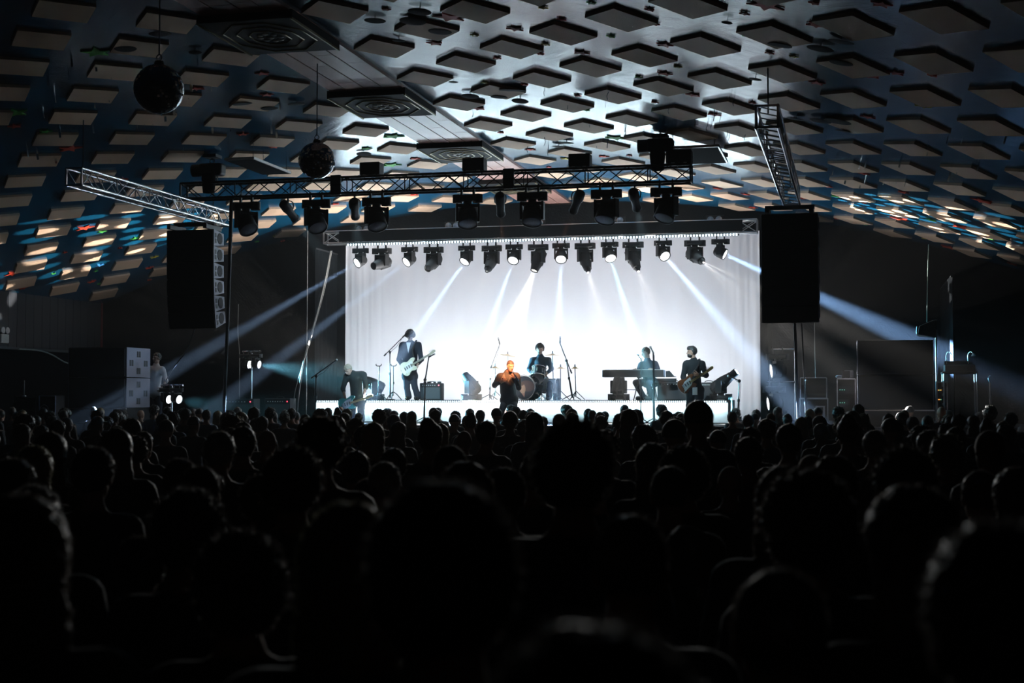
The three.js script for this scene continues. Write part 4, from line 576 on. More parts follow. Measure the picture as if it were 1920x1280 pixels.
  const dc = thing('drum_case', 'tall dark drum case at the far side of the floor tom', 'case', V(X(1044, 745, z - 0.35), RISER, z - 0.35)); part('box', rbx(0.16, 0.5, 0.3, 0.03, 0, 0.25, 0), M.tolex, dc); part('lid', rbx(0.165, 0.06, 0.305, 0.02, 0, 0.5, 0), M.tolex, dc);
}
// ---------- the band ----------
const J2 = (o, z0) => { const J = {}; for (const [k, [x, y, dz = 0]] of Object.entries(o)) J[k] = atZ(x, y, z0 + dz); return J; };
function performer(label, z, floorY, px, opt, hands) {
  const J = J2(px, z);
  for (const k of ['L', 'R']) { J['an' + k].y = floorY + 0.085; if (!J['to' + k]) J['to' + k] = J['an' + k].clone().add(opt.toe || V(0, 0, 0.15)); J['to' + k].y = floorY + 0.045; }
  const t = thing('person', label, 'person', V(J.pelvis.x, floorY, J.pelvis.z), 'band on the stage');
  opt.hands = (hands || []).map((h) => { const w = J['wr' + h.k], e = J['el' + h.k], f = h.dir ? h.dir.clone().normalize() : w.clone().sub(e).normalize(), th = h.thumb.clone().addScaledVector(f, -h.thumb.dot(f)).normalize(); let n = f.clone().cross(th).normalize(); if (h.palm && n.dot(h.palm) > 0) n.negate(); return { w, R: [th, n, f], curl: h.curl, spread: h.spread }; });
  figure(t, J, opt);
  return { t, J };
}
const suit = fabric([0.016, 0.022, 0.036]), shirtDk = fabric([0.022, 0.03, 0.032]), shirtBk = fabric([0.012, 0.014, 0.016]), trGrey = fabric([0.06, 0.065, 0.07]), brownJk = fabric([0.06, 0.05, 0.04]), trBrown = fabric([0.13, 0.115, 0.10]), shoeM = phys([0.02, 0.018, 0.016], { roughness: 0.35 }), whiteSh = fabric([0.7, 0.72, 0.75]);
const F0 = V(0.22, 0, 1).normalize();                                  // towards the hall
// suited guitarist
const gtr = performer('guitarist in a dark double-breasted suit with mop of brown hair, standing on the riser', -33.55, RISER, { head: [769, 629, 0.02], neck: [769, 643], chest: [769, 658], waist: [768, 688], pelvis: [768, 702], shL: [754, 646], shR: [785, 646], elL: [748, 674, 0.02], elR: [790, 674, 0.06], wrL: [757, 690, 0.2], wrR: [784, 682, 0.24], hipL: [763, 705], hipR: [774, 705], knL: [763, 726, 0.03], knR: [778, 726, 0.02], anL: [766, 744], anR: [783, 744] },
  { look: V(0.18, -0.28, 1), s: 1.0, top: suit, hem: true, hemR: 0.112, boxy: 0.04, topFit: 0.03, trousers: suit, loose: 0.014, cuff: 0.07, shoes: shoeM, hair: hairM([0.035, 0.022, 0.014]), hairT: 0.03, hairX: [0, 0.01, 0.02, 0.135, 0.095, 0.125], hairLine: -0.015, hairBack: -0.07, hairN: 0.012, skin: skinPale }, [{ k: 'L', thumb: V(0, 1, 0.2), curl: 0.5, palm: V(0, 0, -1) }, { k: 'R', thumb: V(0.3, 0.9, 0.2), curl: 0.8, palm: V(0, 0, -1) }]);
{ const c = gtr.J.chest, b = gtr.t.position; const s = new THREE.Shape(); s.moveTo(-0.045, 0.15); s.lineTo(0, -0.1); s.lineTo(0.05, 0.15); s.closePath(); part('shirt_front', new THREE.ExtrudeGeometry(s, { depth: 0.03, bevelEnabled: true, bevelSize: 0.008, bevelThickness: 0.008, bevelSegments: 2 }).rotateX(-0.16).rotateY(0.2).translate(c.x - b.x + 0.01, c.y - b.y + 0.05, c.z - b.z + 0.17), whiteSh, gtr.t, 'pale shirt front'); }
// crouching guitarist
performer('guitarist bent over beside the riser in dark short-sleeved shirt', -31.9, DECK, { head: [653, 693, 0.2], neck: [660, 700, 0.1], chest: [667, 709, 0.06], waist: [668, 733, -0.05], pelvis: [669, 748, -0.1], shL: [650, 705, 0.08], shR: [682, 702, 0.05], elL: [643, 728, 0.15], elR: [686, 724, 0.12], wrL: [648, 750, 0.3], wrR: [682, 742, 0.34], hipL: [662, 752, -0.08], hipR: [677, 752, -0.1], knL: [660, 772, 0.15], knR: [677, 772, 0.12], anL: [661, 788, -0.05], anR: [678, 788, -0.08] },
  { look: V(-0.35, -0.75, 0.8), s: 0.98, top: shirtDk, topName: 'shirt', sleeve: 0.25, topFit: 0.024, trousers: trGrey, loose: 0.02, cuff: 0.065, shoes: shoeM, hair: hairM([0.30, 0.26, 0.2]), hairT: 0.008, hairLine: 0.05, hairBack: -0.05, skin: skinPale }, [{ k: 'L', thumb: V(0.4, 0.8, 0), curl: 0.6, palm: V(0, 0, -1) }, { k: 'R', thumb: V(0, 1, 0.2), curl: 0.8, palm: V(0, 0, -1) }]);
// singer
const singer = performer('singer in a brown suit leaning into a hand-held microphone, hand on chest', -31.6, DECK, { head: [957, 686, 0.22], neck: [952, 699, 0.1], chest: [951, 714, 0.04], waist: [953, 735, -0.03], pelvis: [955, 747, -0.05], shL: [937, 706, 0.04], shR: [970, 705, 0.06], elL: [927, 722, 0.1], elR: [973, 727, 0.16], wrL: [938, 717, 0.26], wrR: [965, 709, 0.3], hipL: [948, 750, -0.05], hipR: [962, 750, -0.05], knL: [940, 770, 0.1], knR: [965, 770, 0.1], anL: [942, 790, -0.02], anR: [966, 790, 0.0] },
  { look: V(0.75, -0.3, 0.85), headUp: V(0.12, 1, 0.2).normalize(), s: 1.0, top: brownJk, hem: true, hemR: 0.108, boxy: 0.03, topFit: 0.03, trousers: trBrown, loose: 0.014, cuff: 0.062, shoes: shoeM, hair: hairM([0.07, 0.045, 0.025]), hairT: 0.003, hairLine: 0.058, hairBack: -0.06, hairN: 0.004, skin: phys([0.50, 0.27, 0.18], { roughness: 0.5 }) }, [{ k: 'L', thumb: V(0, 1, 0.1), dir: V(0.8, 0.45, 0.12), curl: 0.15, spread: 2.2, palm: V(0, 0, -1) }, { k: 'R', thumb: V(-0.5, 0.5, 0.4), dir: V(-0.25, 0.95, 0.1), curl: 0.95, palm: V(-1, 0, 0) }]);
{ const c = singer.J.chest, b = singer.t.position, s = new THREE.Shape(); s.moveTo(-0.05, 0.13); s.lineTo(-0.005, -0.1); s.lineTo(0.055, 0.13); s.closePath(); part('shirt_front', new THREE.ExtrudeGeometry(s, { depth: 0.03, bevelEnabled: true, bevelSize: 0.008, bevelThickness: 0.008, bevelSegments: 2 }).rotateX(-0.3).rotateY(0.25).translate(c.x - b.x + 0.03, c.y - b.y + 0.05, c.z - b.z + 0.125), shirtBk, singer.t, 'black shirt front');
  for (const k of [-1, 1]) { const l = new THREE.Shape(); l.moveTo(k * 0.06, 0.14); l.lineTo(k * 0.115, 0.03); l.lineTo(k * 0.085, 0.01); l.lineTo(k * 0.005, -0.13); l.closePath(); part('lapel', new THREE.ExtrudeGeometry(l, { depth: 0.012, bevelEnabled: false }).rotateX(-0.3).rotateY(0.25).translate(c.x - b.x + 0.03, c.y - b.y + 0.05, c.z - b.z + 0.155), trBrown, singer.t); } }
{ const t = thing('microphone', 'hand-held microphone at the singer\'s mouth', 'microphone', atZ(966, 703, -31.26)), d = atZ(960, 694, -31.3).sub(atZ(971, 712, -31.26)).normalize(); part('handle', bar(d.clone().multiplyScalar(-0.13), d.clone().multiplyScalar(0.06), 0.012, 10, 0.019), M.micBlack, t); part('grille', new THREE.SphereGeometry(0.028, 12, 10).translate(...d.clone().multiplyScalar(0.085).toArray()), M.steel, t); part('tail', bar(d.clone().multiplyScalar(-0.16), d.clone().multiplyScalar(-0.125), 0.013), mat([0.05, 0.25, 0.4]), t, 'blue end band'); }
// drummer
performer('curly-haired drummer in dark blue shirt seated behind the drum kit', -34.35, RISER, { head: [1012, 655, 0.03], neck: [1013, 668], chest: [1013, 682], waist: [1013, 704], pelvis: [1013, 711], shL: [998, 675], shR: [1029, 675], elL: [992, 692, 0.08], elR: [1034, 691, 0.08], wrL: [1001, 702, 0.3], wrR: [1026, 699, 0.3], hipL: [1006, 713], hipR: [1021, 713], knL: [1000, 718, 0.42], knR: [1030, 718, 0.42], anL: [1001, 744, 0.45], anR: [1029, 744, 0.45] },
  { look: V(0.05, -0.08, 1), s: 1.0, top: fabric([0.035, 0.05, 0.075]), topName: 'shirt', topFit: 0.022, trousers: suit, loose: 0.015, shoes: shoeM, hair: hairM([0.02, 0.015, 0.012]), hairT: 0.026, hairLine: 0.045, hairBack: -0.05, hairN: 0.02, skin: skinPale }, [{ k: 'L', thumb: V(0.6, 0.6, 0), curl: 0.8, palm: V(0, -1, 0) }, { k: 'R', thumb: V(-0.6, 0.6, 0), curl: 0.8, palm: V(0, -1, 0) }]);
for (const [a, b, k] of [[[1001, 703], [1010, 688], 0], [[1026, 700], [1014, 690], 1]]) { const p = atZ(...a, -33.98), q = atZ(...b, -33.85), t = thing('drumstick', ['drumstick pointing up towards the rack tom in the drummer\'s hand by the hi-hat', 'drumstick in the drummer\'s hand by the floor tom'][k], 'drumstick', p, 'drumsticks'); part('shaft', bar(V(0, 0, 0), q.clone().sub(p), 0.009, 8, 0.006), M.wood, t); part('tip', new THREE.SphereGeometry(0.009, 8, 6).translate(...q.sub(p).toArray()), M.wood, t); }
// keyboard player
performer('keyboard player with short hair and beard, seated side-on behind the keyboard', -34.05, RISER, { head: [1211, 661, 0.04], neck: [1214, 675], chest: [1215, 690], waist: [1217, 709], pelvis: [1218, 716, -0.02], shL: [1202, 684, 0.06], shR: [1229, 682, -0.05], elL: [1196, 699, 0.16], elR: [1236, 700, 0.06], wrL: [1192, 694, 0.32], wrR: [1224, 693, 0.3], hipL: [1212, 717], hipR: [1226, 717], knL: [1192, 717, 0.22], knR: [1214, 718, 0.4], anL: [1206, 744, 0.1], anR: [1222, 744, 0.35] },
  { look: V(-0.95, -0.3, 0.35), s: 0.99, top: fabric([0.05, 0.06, 0.09]), topName: 'shirt', topFit: 0.022, trousers: suit, loose: 0.015, shoes: shoeM, hair: hairM([0.12, 0.09, 0.06]), hairT: 0.006, hairLine: 0.05, hairBack: -0.06, skin: skinPale, toe: V(-0.13, 0, 0.06) }, [{ k: 'L', thumb: V(0.7, 0.2, 0), curl: 0.4, palm: V(0, -1, 0) }, { k: 'R', thumb: V(-0.7, 0.2, 0), curl: 0.4, palm: V(0, -1, 0) }]);
// bassist
const bass = performer('bearded bassist in black shirt standing in profile in front of the riser', -32.0, DECK, { head: [1297, 660, 0.02], neck: [1301, 675], chest: [1301, 690], waist: [1302, 714], pelvis: [1303, 727], shL: [1286, 682, 0.05], shR: [1317, 682, 0.02], elL: [1281, 707, 0.04], elR: [1324, 703, 0.1], wrL: [1286, 717, 0.24], wrR: [1310, 702, 0.28], hipL: [1295, 731], hipR: [1311, 731], knL: [1293, 760, 0.03], knR: [1312, 760, 0.03], anL: [1291, 790], anR: [1314, 790] },
  { look: V(-1, 0.0, 0.25), s: 1.02, top: shirtBk, topName: 'shirt', topFit: 0.02, sleeve: 1, trousers: fabric([0.02, 0.026, 0.03]), loose: 0.022, cuff: 0.062, shoes: shoeM, hair: hairM([0.012, 0.01, 0.009]), hairT: 0.012, hairX: [0, 0.09, 0.045, 0.06, 0.04, 0.06], hairLine: 0.05, hairBack: -0.06, skin: skinM }, [{ k: 'L', thumb: V(0.5, 0.6, 0.2), curl: 0.5, palm: V(0, 0, -1) }, { k: 'R', thumb: V(0, 1, 0.3), curl: 0.8, palm: V(0, 0, -1) }]);
{ const R = frame(V(-1, 0, 0.25)), h = bass.J.head, b = bass.t.position, j = ell(L3(h, R, 0, -0.075, 0.035), R, [0.064, 0.055, 0.068]), hd = headSDF(h, R, 1.0); part('beard', surf((x, y, z) => Math.max(j(x, y, z) + 0.003 * noise3(x * 80, y * 80, z * 80), ((x - h.x) * R[2].x + (z - h.z) * R[2].z < -0.02 ? 0.02 : -0.1)), ...boundsOf([h], 0.18), 0.008).translate(-b.x, -b.y, -b.z), hairM([0.015, 0.012, 0.01]), bass.t, 'short dark beard'); }
{ const t = thing('paper_card', 'bright white card tucked at the bassist\'s hip', 'card', atZ(1303, 733, -31.78)); part('sheet', bx(0.11, 0.17, 0.006), mat([0.85, 0.9, 0.82]), t); part('clip', bx(0.04, 0.02, 0.014, 0, 0.085, 0), M.steel, t); }
// stage hand by the subwoofers
performer('stage hand in a white vest standing behind the subwoofers', -31.75, DECK, { head: [294, 671, 0.02], neck: [293, 684], chest: [293, 698], waist: [291, 722], pelvis: [291, 737], shL: [281, 692], shR: [305, 693], elL: [277, 716], elR: [311, 714, 0.06], wrL: [280, 735, 0.1], wrR: [303, 727, 0.24], hipL: [284, 740], hipR: [298, 740], knL: [284, 764], knR: [298, 764], anL: [284, 792], anR: [298, 792] },
  { look: V(-0.5, 0.1, 0.9), s: 1.0, top: fabric([0.6, 0.58, 0.58]), topName: 'vest', sleeve: 0.01, trousers: suit, loose: 0.02, shoes: shoeM, hair: hairM([0.05, 0.04, 0.03]), hairT: 0.006, hairLine: 0.05, skin: skinPale }, [{ k: 'R', thumb: V(0, 1, 0), curl: 0.6, palm: V(0, 0, -1) }]);

// ---------- guitars ----------
function guitar(label, bodyC, headTip, body, board, o = {}) {
  const t = thing(o.name || 'electric_guitar', label, 'guitar', bodyC, 'guitars on stage'), xAx = headTip.clone().sub(bodyC).normalize(), n0 = (o.front || V(0.15, 0.1, 1)), zAx = n0.clone().addScaledVector(xAx, -n0.dot(xAx)).normalize(), yAx = zAx.clone().cross(xAx);
  t.quaternion.setFromRotationMatrix(new THREE.Matrix4().makeBasis(xAx, yAx, zAx)); const L = headTip.distanceTo(bodyC), k = o.k || 1;
  const s = new THREE.Shape(); s.moveTo(-0.22, 0.02); s.bezierCurveTo(-0.23, 0.13, -0.15, 0.175, -0.07, 0.15); s.bezierCurveTo(-0.02, 0.115, 0.0, 0.11, 0.05, 0.125); s.bezierCurveTo(0.12, 0.155, 0.19, 0.15, 0.2, 0.115); s.bezierCurveTo(0.19, 0.07, 0.12, 0.075, 0.11, 0.03); s.lineTo(0.11, -0.035); s.bezierCurveTo(0.1, -0.07, 0.17, -0.07, 0.15, -0.12); s.bezierCurveTo(0.12, -0.15, 0.06, -0.13, 0.02, -0.11); s.bezierCurveTo(-0.03, -0.1, -0.06, -0.14, -0.1, -0.16); s.bezierCurveTo(-0.18, -0.175, -0.23, -0.1, -0.22, 0.02);
  const G = (sh, d, b) => new THREE.ExtrudeGeometry(sh, { depth: d, bevelEnabled: true, bevelSize: b, bevelThickness: b, bevelSegments: 3, curveSegments: 10 }).scale(k, k, 1);
  part('body', G(s, 0.03, 0.008).translate(0, 0, -0.02), body, t);
  const pg = new THREE.Shape(); pg.moveTo(-0.1, 0.03); pg.bezierCurveTo(-0.06, 0.1, 0.06, 0.08, 0.12, 0.1); pg.lineTo(0.1, -0.03); pg.bezierCurveTo(0.05, -0.1, -0.05, -0.08, -0.13, -0.12); pg.bezierCurveTo(-0.16, -0.06, -0.1, -0.02, -0.1, 0.03); part('pickguard', new THREE.ExtrudeGeometry(pg, { depth: 0.003, bevelEnabled: false }).scale(k, k, 1).translate(0, 0, 0.019), o.guard || M.pale, t);
  for (const x of [0.06, 0.0, -0.06]) part('pickup', rbx(0.022, 0.075, 0.012, 0.004, x * k, 0, 0.024), M.black, t); part('bridge', rbx(0.035, 0.08, 0.014, 0.003, -0.115 * k, 0, 0.022), M.steel, t);
  for (const [x, y] of [[-0.1, -0.07], [-0.13, -0.095], [-0.16, -0.115]]) part('knob', cyl(0.012, 0.013, 0.016, 10).rotateX(Math.PI / 2).translate(x * k, y * k, 0.03), M.pale, t);
  const nl = L - 0.17; part('neck', [rbx(nl - 0.06, 0.048, 0.022, 0.008, 0.06 + (nl - 0.06) / 2, 0, 0.018)], board, t);
  const fg = []; for (let f = 1; f < 18; f++) fg.push(bx(0.003, 0.046, 0.003, 0.06 + (nl - 0.06) * (1 - Math.pow(2, -f / 12)) * 1.15, 0, 0.03)); part('frets', fg.filter(Boolean), M.steel, t);
  const hs = new THREE.Shape(); hs.moveTo(nl, -0.024); hs.lineTo(nl + 0.03, -0.03); hs.lineTo(nl + 0.16, -0.02); hs.bezierCurveTo(nl + 0.2, 0, nl + 0.19, 0.05, nl + 0.14, 0.045); hs.lineTo(nl, 0.024); hs.closePath(); part('headstock', new THREE.ExtrudeGeometry(hs, { depth: 0.016, bevelEnabled: false }).translate(0, 0, 0.002), board, t);
  for (let j = 0; j < (o.pegs || 6); j++) part('tuner', cyl(0.007, 0.007, 0.03, 6, nl + 0.03 + j * 0.022, 0.055, 0.01), M.steel, t);
  const sg = []; for (let j = 0; j < 6; j++) sg.push(bx(nl + 0.12, 0.0014, 0.0014, (nl - 0.1) / 2, -0.018 + j * 0.0072, 0.034)); part('strings', sg, M.steel, t);
  if (o.strap) { const q = t.quaternion.clone().invert(), lp = o.strap.map((p) => p.clone().sub(bodyC).applyQuaternion(q)); part('strap', tube([V(0.19 * k, 0.12 * k, 0), ...lp, V(-0.22 * k, 0.02, 0)], 0.022, 40, 6).scale(1, 1, 1), M.black, t); }
  return t;
}
M.cream = phys([0.72, 0.70, 0.55], { roughness: 0.2, clearcoat: 1 }); M.seafoam = phys([0.10, 0.42, 0.36], { roughness: 0.2, clearcoat: 1 }); M.sunb = phys([0.20, 0.07, 0.03], { roughness: 0.2, clearcoat: 1 }); M.maple = phys([0.62, 0.45, 0.16], { roughness: 0.35 }); M.rose = phys([0.42, 0.40, 0.30], { roughness: 0.4 });
guitar('cream electric guitar held by the suited guitarist', atZ(768, 687, -33.26), atZ(816, 658, -33.2), M.cream, M.rose, { k: 1.05, strap: [gtr.J.chest.clone().add(V(0.12, 0.03, 0.19)), gtr.J.shR.clone().add(V(-0.06, 0.1, 0.0)), gtr.J.chest.clone().add(V(0.0, 0.1, -0.2)), gtr.J.waist.clone().add(V(-0.2, 0.05, -0.02))] });
guitar('sea-green electric guitar of the guitarist bent over beside the riser', atZ(652, 757, -31.5), atZ(699, 742, -31.45), M.seafoam, M.maple, { k: 1.05 });
guitar('bass guitar with a pale yellow neck, played by the bassist', atZ(1290, 719, -31.66), atZ(1337, 689, -31.6), M.sunb, M.maple, { name: 'bass_guitar', k: 1.0, pegs: 4, strap: [bass.J.chest.clone().add(V(0.1, 0.03, 0.19)), bass.J.shR.clone().add(V(-0.06, 0.1, 0.0)), bass.J.chest.clone().add(V(0, 0.1, -0.19)), bass.J.waist.clone().add(V(-0.2, 0.05, 0))] });
// ---------- wings of the stage ----------
function boom(label, px, z, barY, x0, x1, cat = 'stand') {
  const c = atZ(px, 745, z), t = thing('light_boom', label, 'light stand', V(c.x, DECK, z), 'light booms'), h = atZ(px, barY, z).y - DECK, a = atZ(x0, barY, z).x - c.x, b = atZ(x1, barY, z).x - c.x;
  part('base', lathe([[0.001, 0.06], [0.05, 0.05], [0.3, 0.02], [0.3, 0], [0.001, 0]], 20), M.black, t); part('pole', cyl(0.03, 0.03, h, 10, 0, h / 2, 0), M.chrome, t); part('crossbar', bar(V(a, h, 0), V(b, h, 0), 0.03, 8), M.chrome, t);
  return { t, h: h + DECK };
}
const sideCol = [0.22, 0.74, 1.0];
{ let z = -34.7, b = boom('chrome light boom with two lit wash lights beside the amplifiers', 471, z, 659, 455, 489);
  for (const [px, I, k] of [[463, 0, 0], [482, 300, 1]]) movingHead('wash', V(atZ(px, 659, z).x, b.h + 0.0, z + 0.06), atZ(560 + px * 0.2, 716, z + 0.35), { label: ['lit wash light on the chrome boom, on the side away from the band', 'lit wash light on the chrome boom, on the side next to the band'][k], group: 'wash lights on the booms', lit: true, I, ang: 0.24, color: sideCol, rad: 3, pen: 0.8, scale: 0.82, spill: k ? 0 : 7, spillAng: 0.75, spillAt: atCeil(170, 520) });
  z = -31.5; b = boom('low light boom with two bright lamps in front of the subwoofers\' end', 322, z, 722, 302, 343);
  for (const [px, I, k] of [[314, 0, 0], [333, 40, 1]]) movingHead('wash', V(atZ(px, 722, z).x, b.h + 0.0, z + 0.06), atZ(px + 60, 766, z + 0.4), { label: ['bright lamp on the low boom, nearest the subwoofers', 'bright lamp on the low boom, away from the subwoofers'][k], group: 'wash lights on the booms', lit: true, I, ang: 0.25, color: sideCol, rad: 4, pen: 0.8, scale: 0.82 });
  z = -34.2; b = boom('tall light boom behind the keyboard-side speaker array', 1492, z, 655, 1446, 1496);
  movingHead('wash', V(atZ(1458, 655, z).x, b.h, z + 0.06), atZ(1300, 700, z + 0.6), { label: 'dark-bodied wash light hung on the tall boom, beaming at the backdrop', group: 'wash lights on the booms', lit: true, I: 40, ang: 0.16, color: [0.38, 0.66, 1], rad: 4, pen: 0.6, scale: 1.25, spill: 6, spillAng: 0.7, spillAt: atCeil(1740, 440) });
  const lo = V(atZ(1452, 716, z).x, atZ(1452, 716, z).y, z + 0.06); movingHead('wash', lo, atZ(1330, 760, z + 0.5), { label: 'wash light low on the tall boom, lighting the foot of the backdrop', group: 'wash lights on the booms', lit: true, I: 60, ang: 0.25, color: sideCol, rad: 4, pen: 0.7, scale: 1.25 });
  part('lower_arm', bar(V(atZ(1438, 716, z).x - b.t.position.x, lo.y - DECK, 0), V(0, lo.y - DECK, 0), 0.025, 8), M.chrome, b.t);
}
// cables and poles that hang in the air
{ const wire = (label, pts, r, m) => solo('hanging_cable', tube(pts, r, 40, 6), m, label, 'cable', 'hanging cables');
  const pale = mat([0.28, 0.27, 0.25]), dk = M.black;
  wire('thick black cable dropping from the pole end of the front truss to the stage', [atZ(434, 372, -27.1), atZ(431, 480, -27.6), atZ(427, 600, -28.8), V(atZ(419, 795, -30.2).x, DECK, -30.2)], 0.042, dk);
  wire('thin cable hanging straight beside the white backdrop', [atZ(577, 432, -34.8), atZ(576, 560, -34.8), V(atZ(574, 790, -34.8).x, DECK, -34.8)], 0.012, pale);
  wire('bundle of pale cables curving from the rear truss down to the amplifiers', [atZ(620, 470, -34.3), atZ(606, 540, -34.3), atZ(585, 620, -34.3), atZ(570, 675, -34.3), atZ(560, 740, -34.3), V(atZ(556, 790, -34.3).x, DECK, -34.3)], 0.022, pale);
  wire('second strand of the pale cable bundle beside the backdrop', [atZ(622, 470, -34.25), atZ(610, 535, -34.25), atZ(590, 610, -34.25), atZ(566, 690, -34.25), atZ(553, 735, -34.25), V(atZ(548, 790, -34.25).x, DECK, -34.25)], 0.012, pale);
  wire('thin pale cable hanging over the light boom', [atZ(447, 570, -36.5), atZ(446, 620, -36.5), atZ(449, 660, -36.5), atZ(449, 700, -36.5), V(atZ(449, 745, -36.5).x, DECK, -36.5)], 0.012, pale);
  wire('black cable sagging from the guitarists\' speaker array', [atZ(366, 614, -28.4), atZ(350, 655, -29.2), atZ(325, 690, -30.2), atZ(312, 712, -31.0)], 0.014, dk);
  wire('thick black cable hanging under the keyboard-side speaker array', [atZ(1490, 606, -28.4), atZ(1494, 700, -29.0), V(atZ(1497, 790, -30.3).x, DECK, -30.3)], 0.03, dk);
  wire('thin cable beside the thick one under the keyboard-side array', [atZ(1503, 606, -28.4), atZ(1507, 690, -29.0), V(atZ(1512, 790, -30.3).x, DECK, -30.3)], 0.014, dk);
  wire('pale thin cable behind the keyboard-side array', [atZ(1527, 600, -35), atZ(1528, 660, -35), atZ(1530, 745, -35), V(atZ(1531, 780, -35).x, DECK, -35)], 0.01, pale);
  wire('pale thread hanging from the ceiling to the fill speaker', [atZ(1741, 458, -32.4), atZ(1739, 540, -32.4), atZ(1738, 604, -32.4)], 0.012, mat([0.3, 0.4, 0.35]));
}
// fill speaker on a pole
{ const z = -32.4, p = atZ(1738, 618, z), t = thing('fill_speaker', 'small wedge speaker on a pole behind the keyboard-side subwoofers', 'speaker', V(atZ(1756, 700, z).x, DECK, z)), h = p.y - DECK, dx = p.x - t.position.x;
  const s = new THREE.Shape(); s.moveTo(-0.2, -0.1); s.lineTo(0.17, -0.17); s.lineTo(0.2, 0.2); s.lineTo(0.14, 0.2); s.lineTo(-0.16, 0.07); s.closePath(); part('cabinet', new THREE.ExtrudeGeometry(s, { depth: 0.35, bevelEnabled: true, bevelSize: 0.01, bevelThickness: 0.01, bevelSegments: 1 }).translate(dx, h, -0.17), M.blackPaint, t); part('grille', bx(0.02, 0.18, 0.33, dx - 0.2, h - 0.01, 0), M.grille, t); part('bracket', tube([V(dx - 0.22, h + 0.06, 0.2), V(dx - 0.21, h - 0.12, 0.2), V(dx, h - 0.17, 0.2)], 0.015, 12, 6), M.steel, t); part('pole', cyl(0.025, 0.025, h, 8, 0, h / 2, 0), M.steel, t); for (let k = 0; k < 3; k++) part('leg', bar(V(0, 0.5, 0), V(0.4 * Math.cos(k * 2.1), 0.01, 0.4 * Math.sin(k * 2.1)), 0.014), M.black, t); }
// open-fronted case, rack and trolley on the keyboard side
function rack(name, label, px0, px1, pyTop, z, d, o = {}) { const a = atZ(px0, 745, z).x, b = atZ(px1, 745, z).x, y = o.y ?? DECK, h = atZ(px0, pyTop, z).y - y, w = b - a, t = thing(name, label, o.cat || 'case', V((a + b) / 2, y, z), o.group), e = 0.02;
  part('shell', [bx(w, e, d, 0, h, -d / 2), bx(w, e, d, 0, e / 2, -d / 2), bx(e, h, d, -w / 2, h / 2, -d / 2), bx(e, h, d, w / 2, h / 2, -d / 2), bx(w, h, e, 0, h / 2, -d)], o.m || M.tolex, t);
  const fr = o.edge || M.steel; for (const [x, y0, ww, hh] of [[0, h, w, 0.025], [0, 0.012, w, 0.025], [-w / 2, h / 2, 0.025, h], [w / 2, h / 2, 0.025, h]]) part('edge_profile', bx(ww, hh, 0.025, x, y0, 0.005), fr, t);
  const n = o.units ?? 3; for (let k = 0; k < n; k++) { const u = part('rack_unit', bx(w * 0.92, h / (n + 1) * 0.8, 0.02, 0, h * (k + 0.75) / (n + 0.6), -0.03), M.black, t); if (o.leds) for (let j = 0; j < 3; j++) part('led_lamp', bx(0.018, 0.018, 0.01, -w * 0.35 + j * w * 0.12, h * (k + 0.75) / (n + 0.6), -0.015), o.leds[(k + j) % o.leds.length], u); }
  return t; }
const ledO = glow([1, 0.35, 0.05], 0.18), ledG = glow([0.1, 0.8, 0.5], 0.08);
rack('flight_case', 'open-fronted flight case with a bright metal frame under the keyboard-side array', 1501, 1550, 708, -33.6, 0.5, { units: 1, m: M.teal, y: 1.86 });
rack('flight_case', 'low dark case carrying the open-fronted case', 1500, 1552, 746.3, -33.55, 0.55, { units: 1 });
rack('amp_rack', 'tall black amplifier rack beside the keyboard-side subwoofers', 1570, 1604, 710, -31.6, 0.6, { units: 3, leds: [ledG] });
{ const z = -31.8, t = thing('junction_box', 'grey junction box on top of the tall amplifier rack', 'box', V(atZ(1588, 700, z).x, atZ(1588, 710, -31.6).y + 0.02, z)); part('box', rbx(0.2, 0.16, 0.2, 0.02, 0.04, 0.085, 0), mat([0.4, 0.4, 0.42]), t); part('panel', rbx(0.17, 0.15, 0.06, 0.01, -0.02, 0.08, 0.14), M.black, t); part('cable_coil', new THREE.TorusGeometry(0.07, 0.015, 6, 16).rotateX(1.3).translate(-0.16, 0.03, 0.08), mat([0.35, 0.35, 0.4]), t); }
{ const z = -31.6, t = thing('folding_stool', 'pale folding stool between the case and the amplifier rack', 'stool', V(atZ(1538, 760, z).x, DECK, z)), h = atZ(1538, 762, z).y - DECK; part('seat', bx(0.2, 0.03, 0.22, 0, h, 0), mat([0.3, 0.33, 0.36]), t); for (const [x, w] of [[-0.08, -1], [0.08, 1]]) for (const q of [-0.09, 0.09]) part('leg', bx(0.03, h, 0.03, x, h / 2, q), mat([0.3, 0.33, 0.36]), t); }
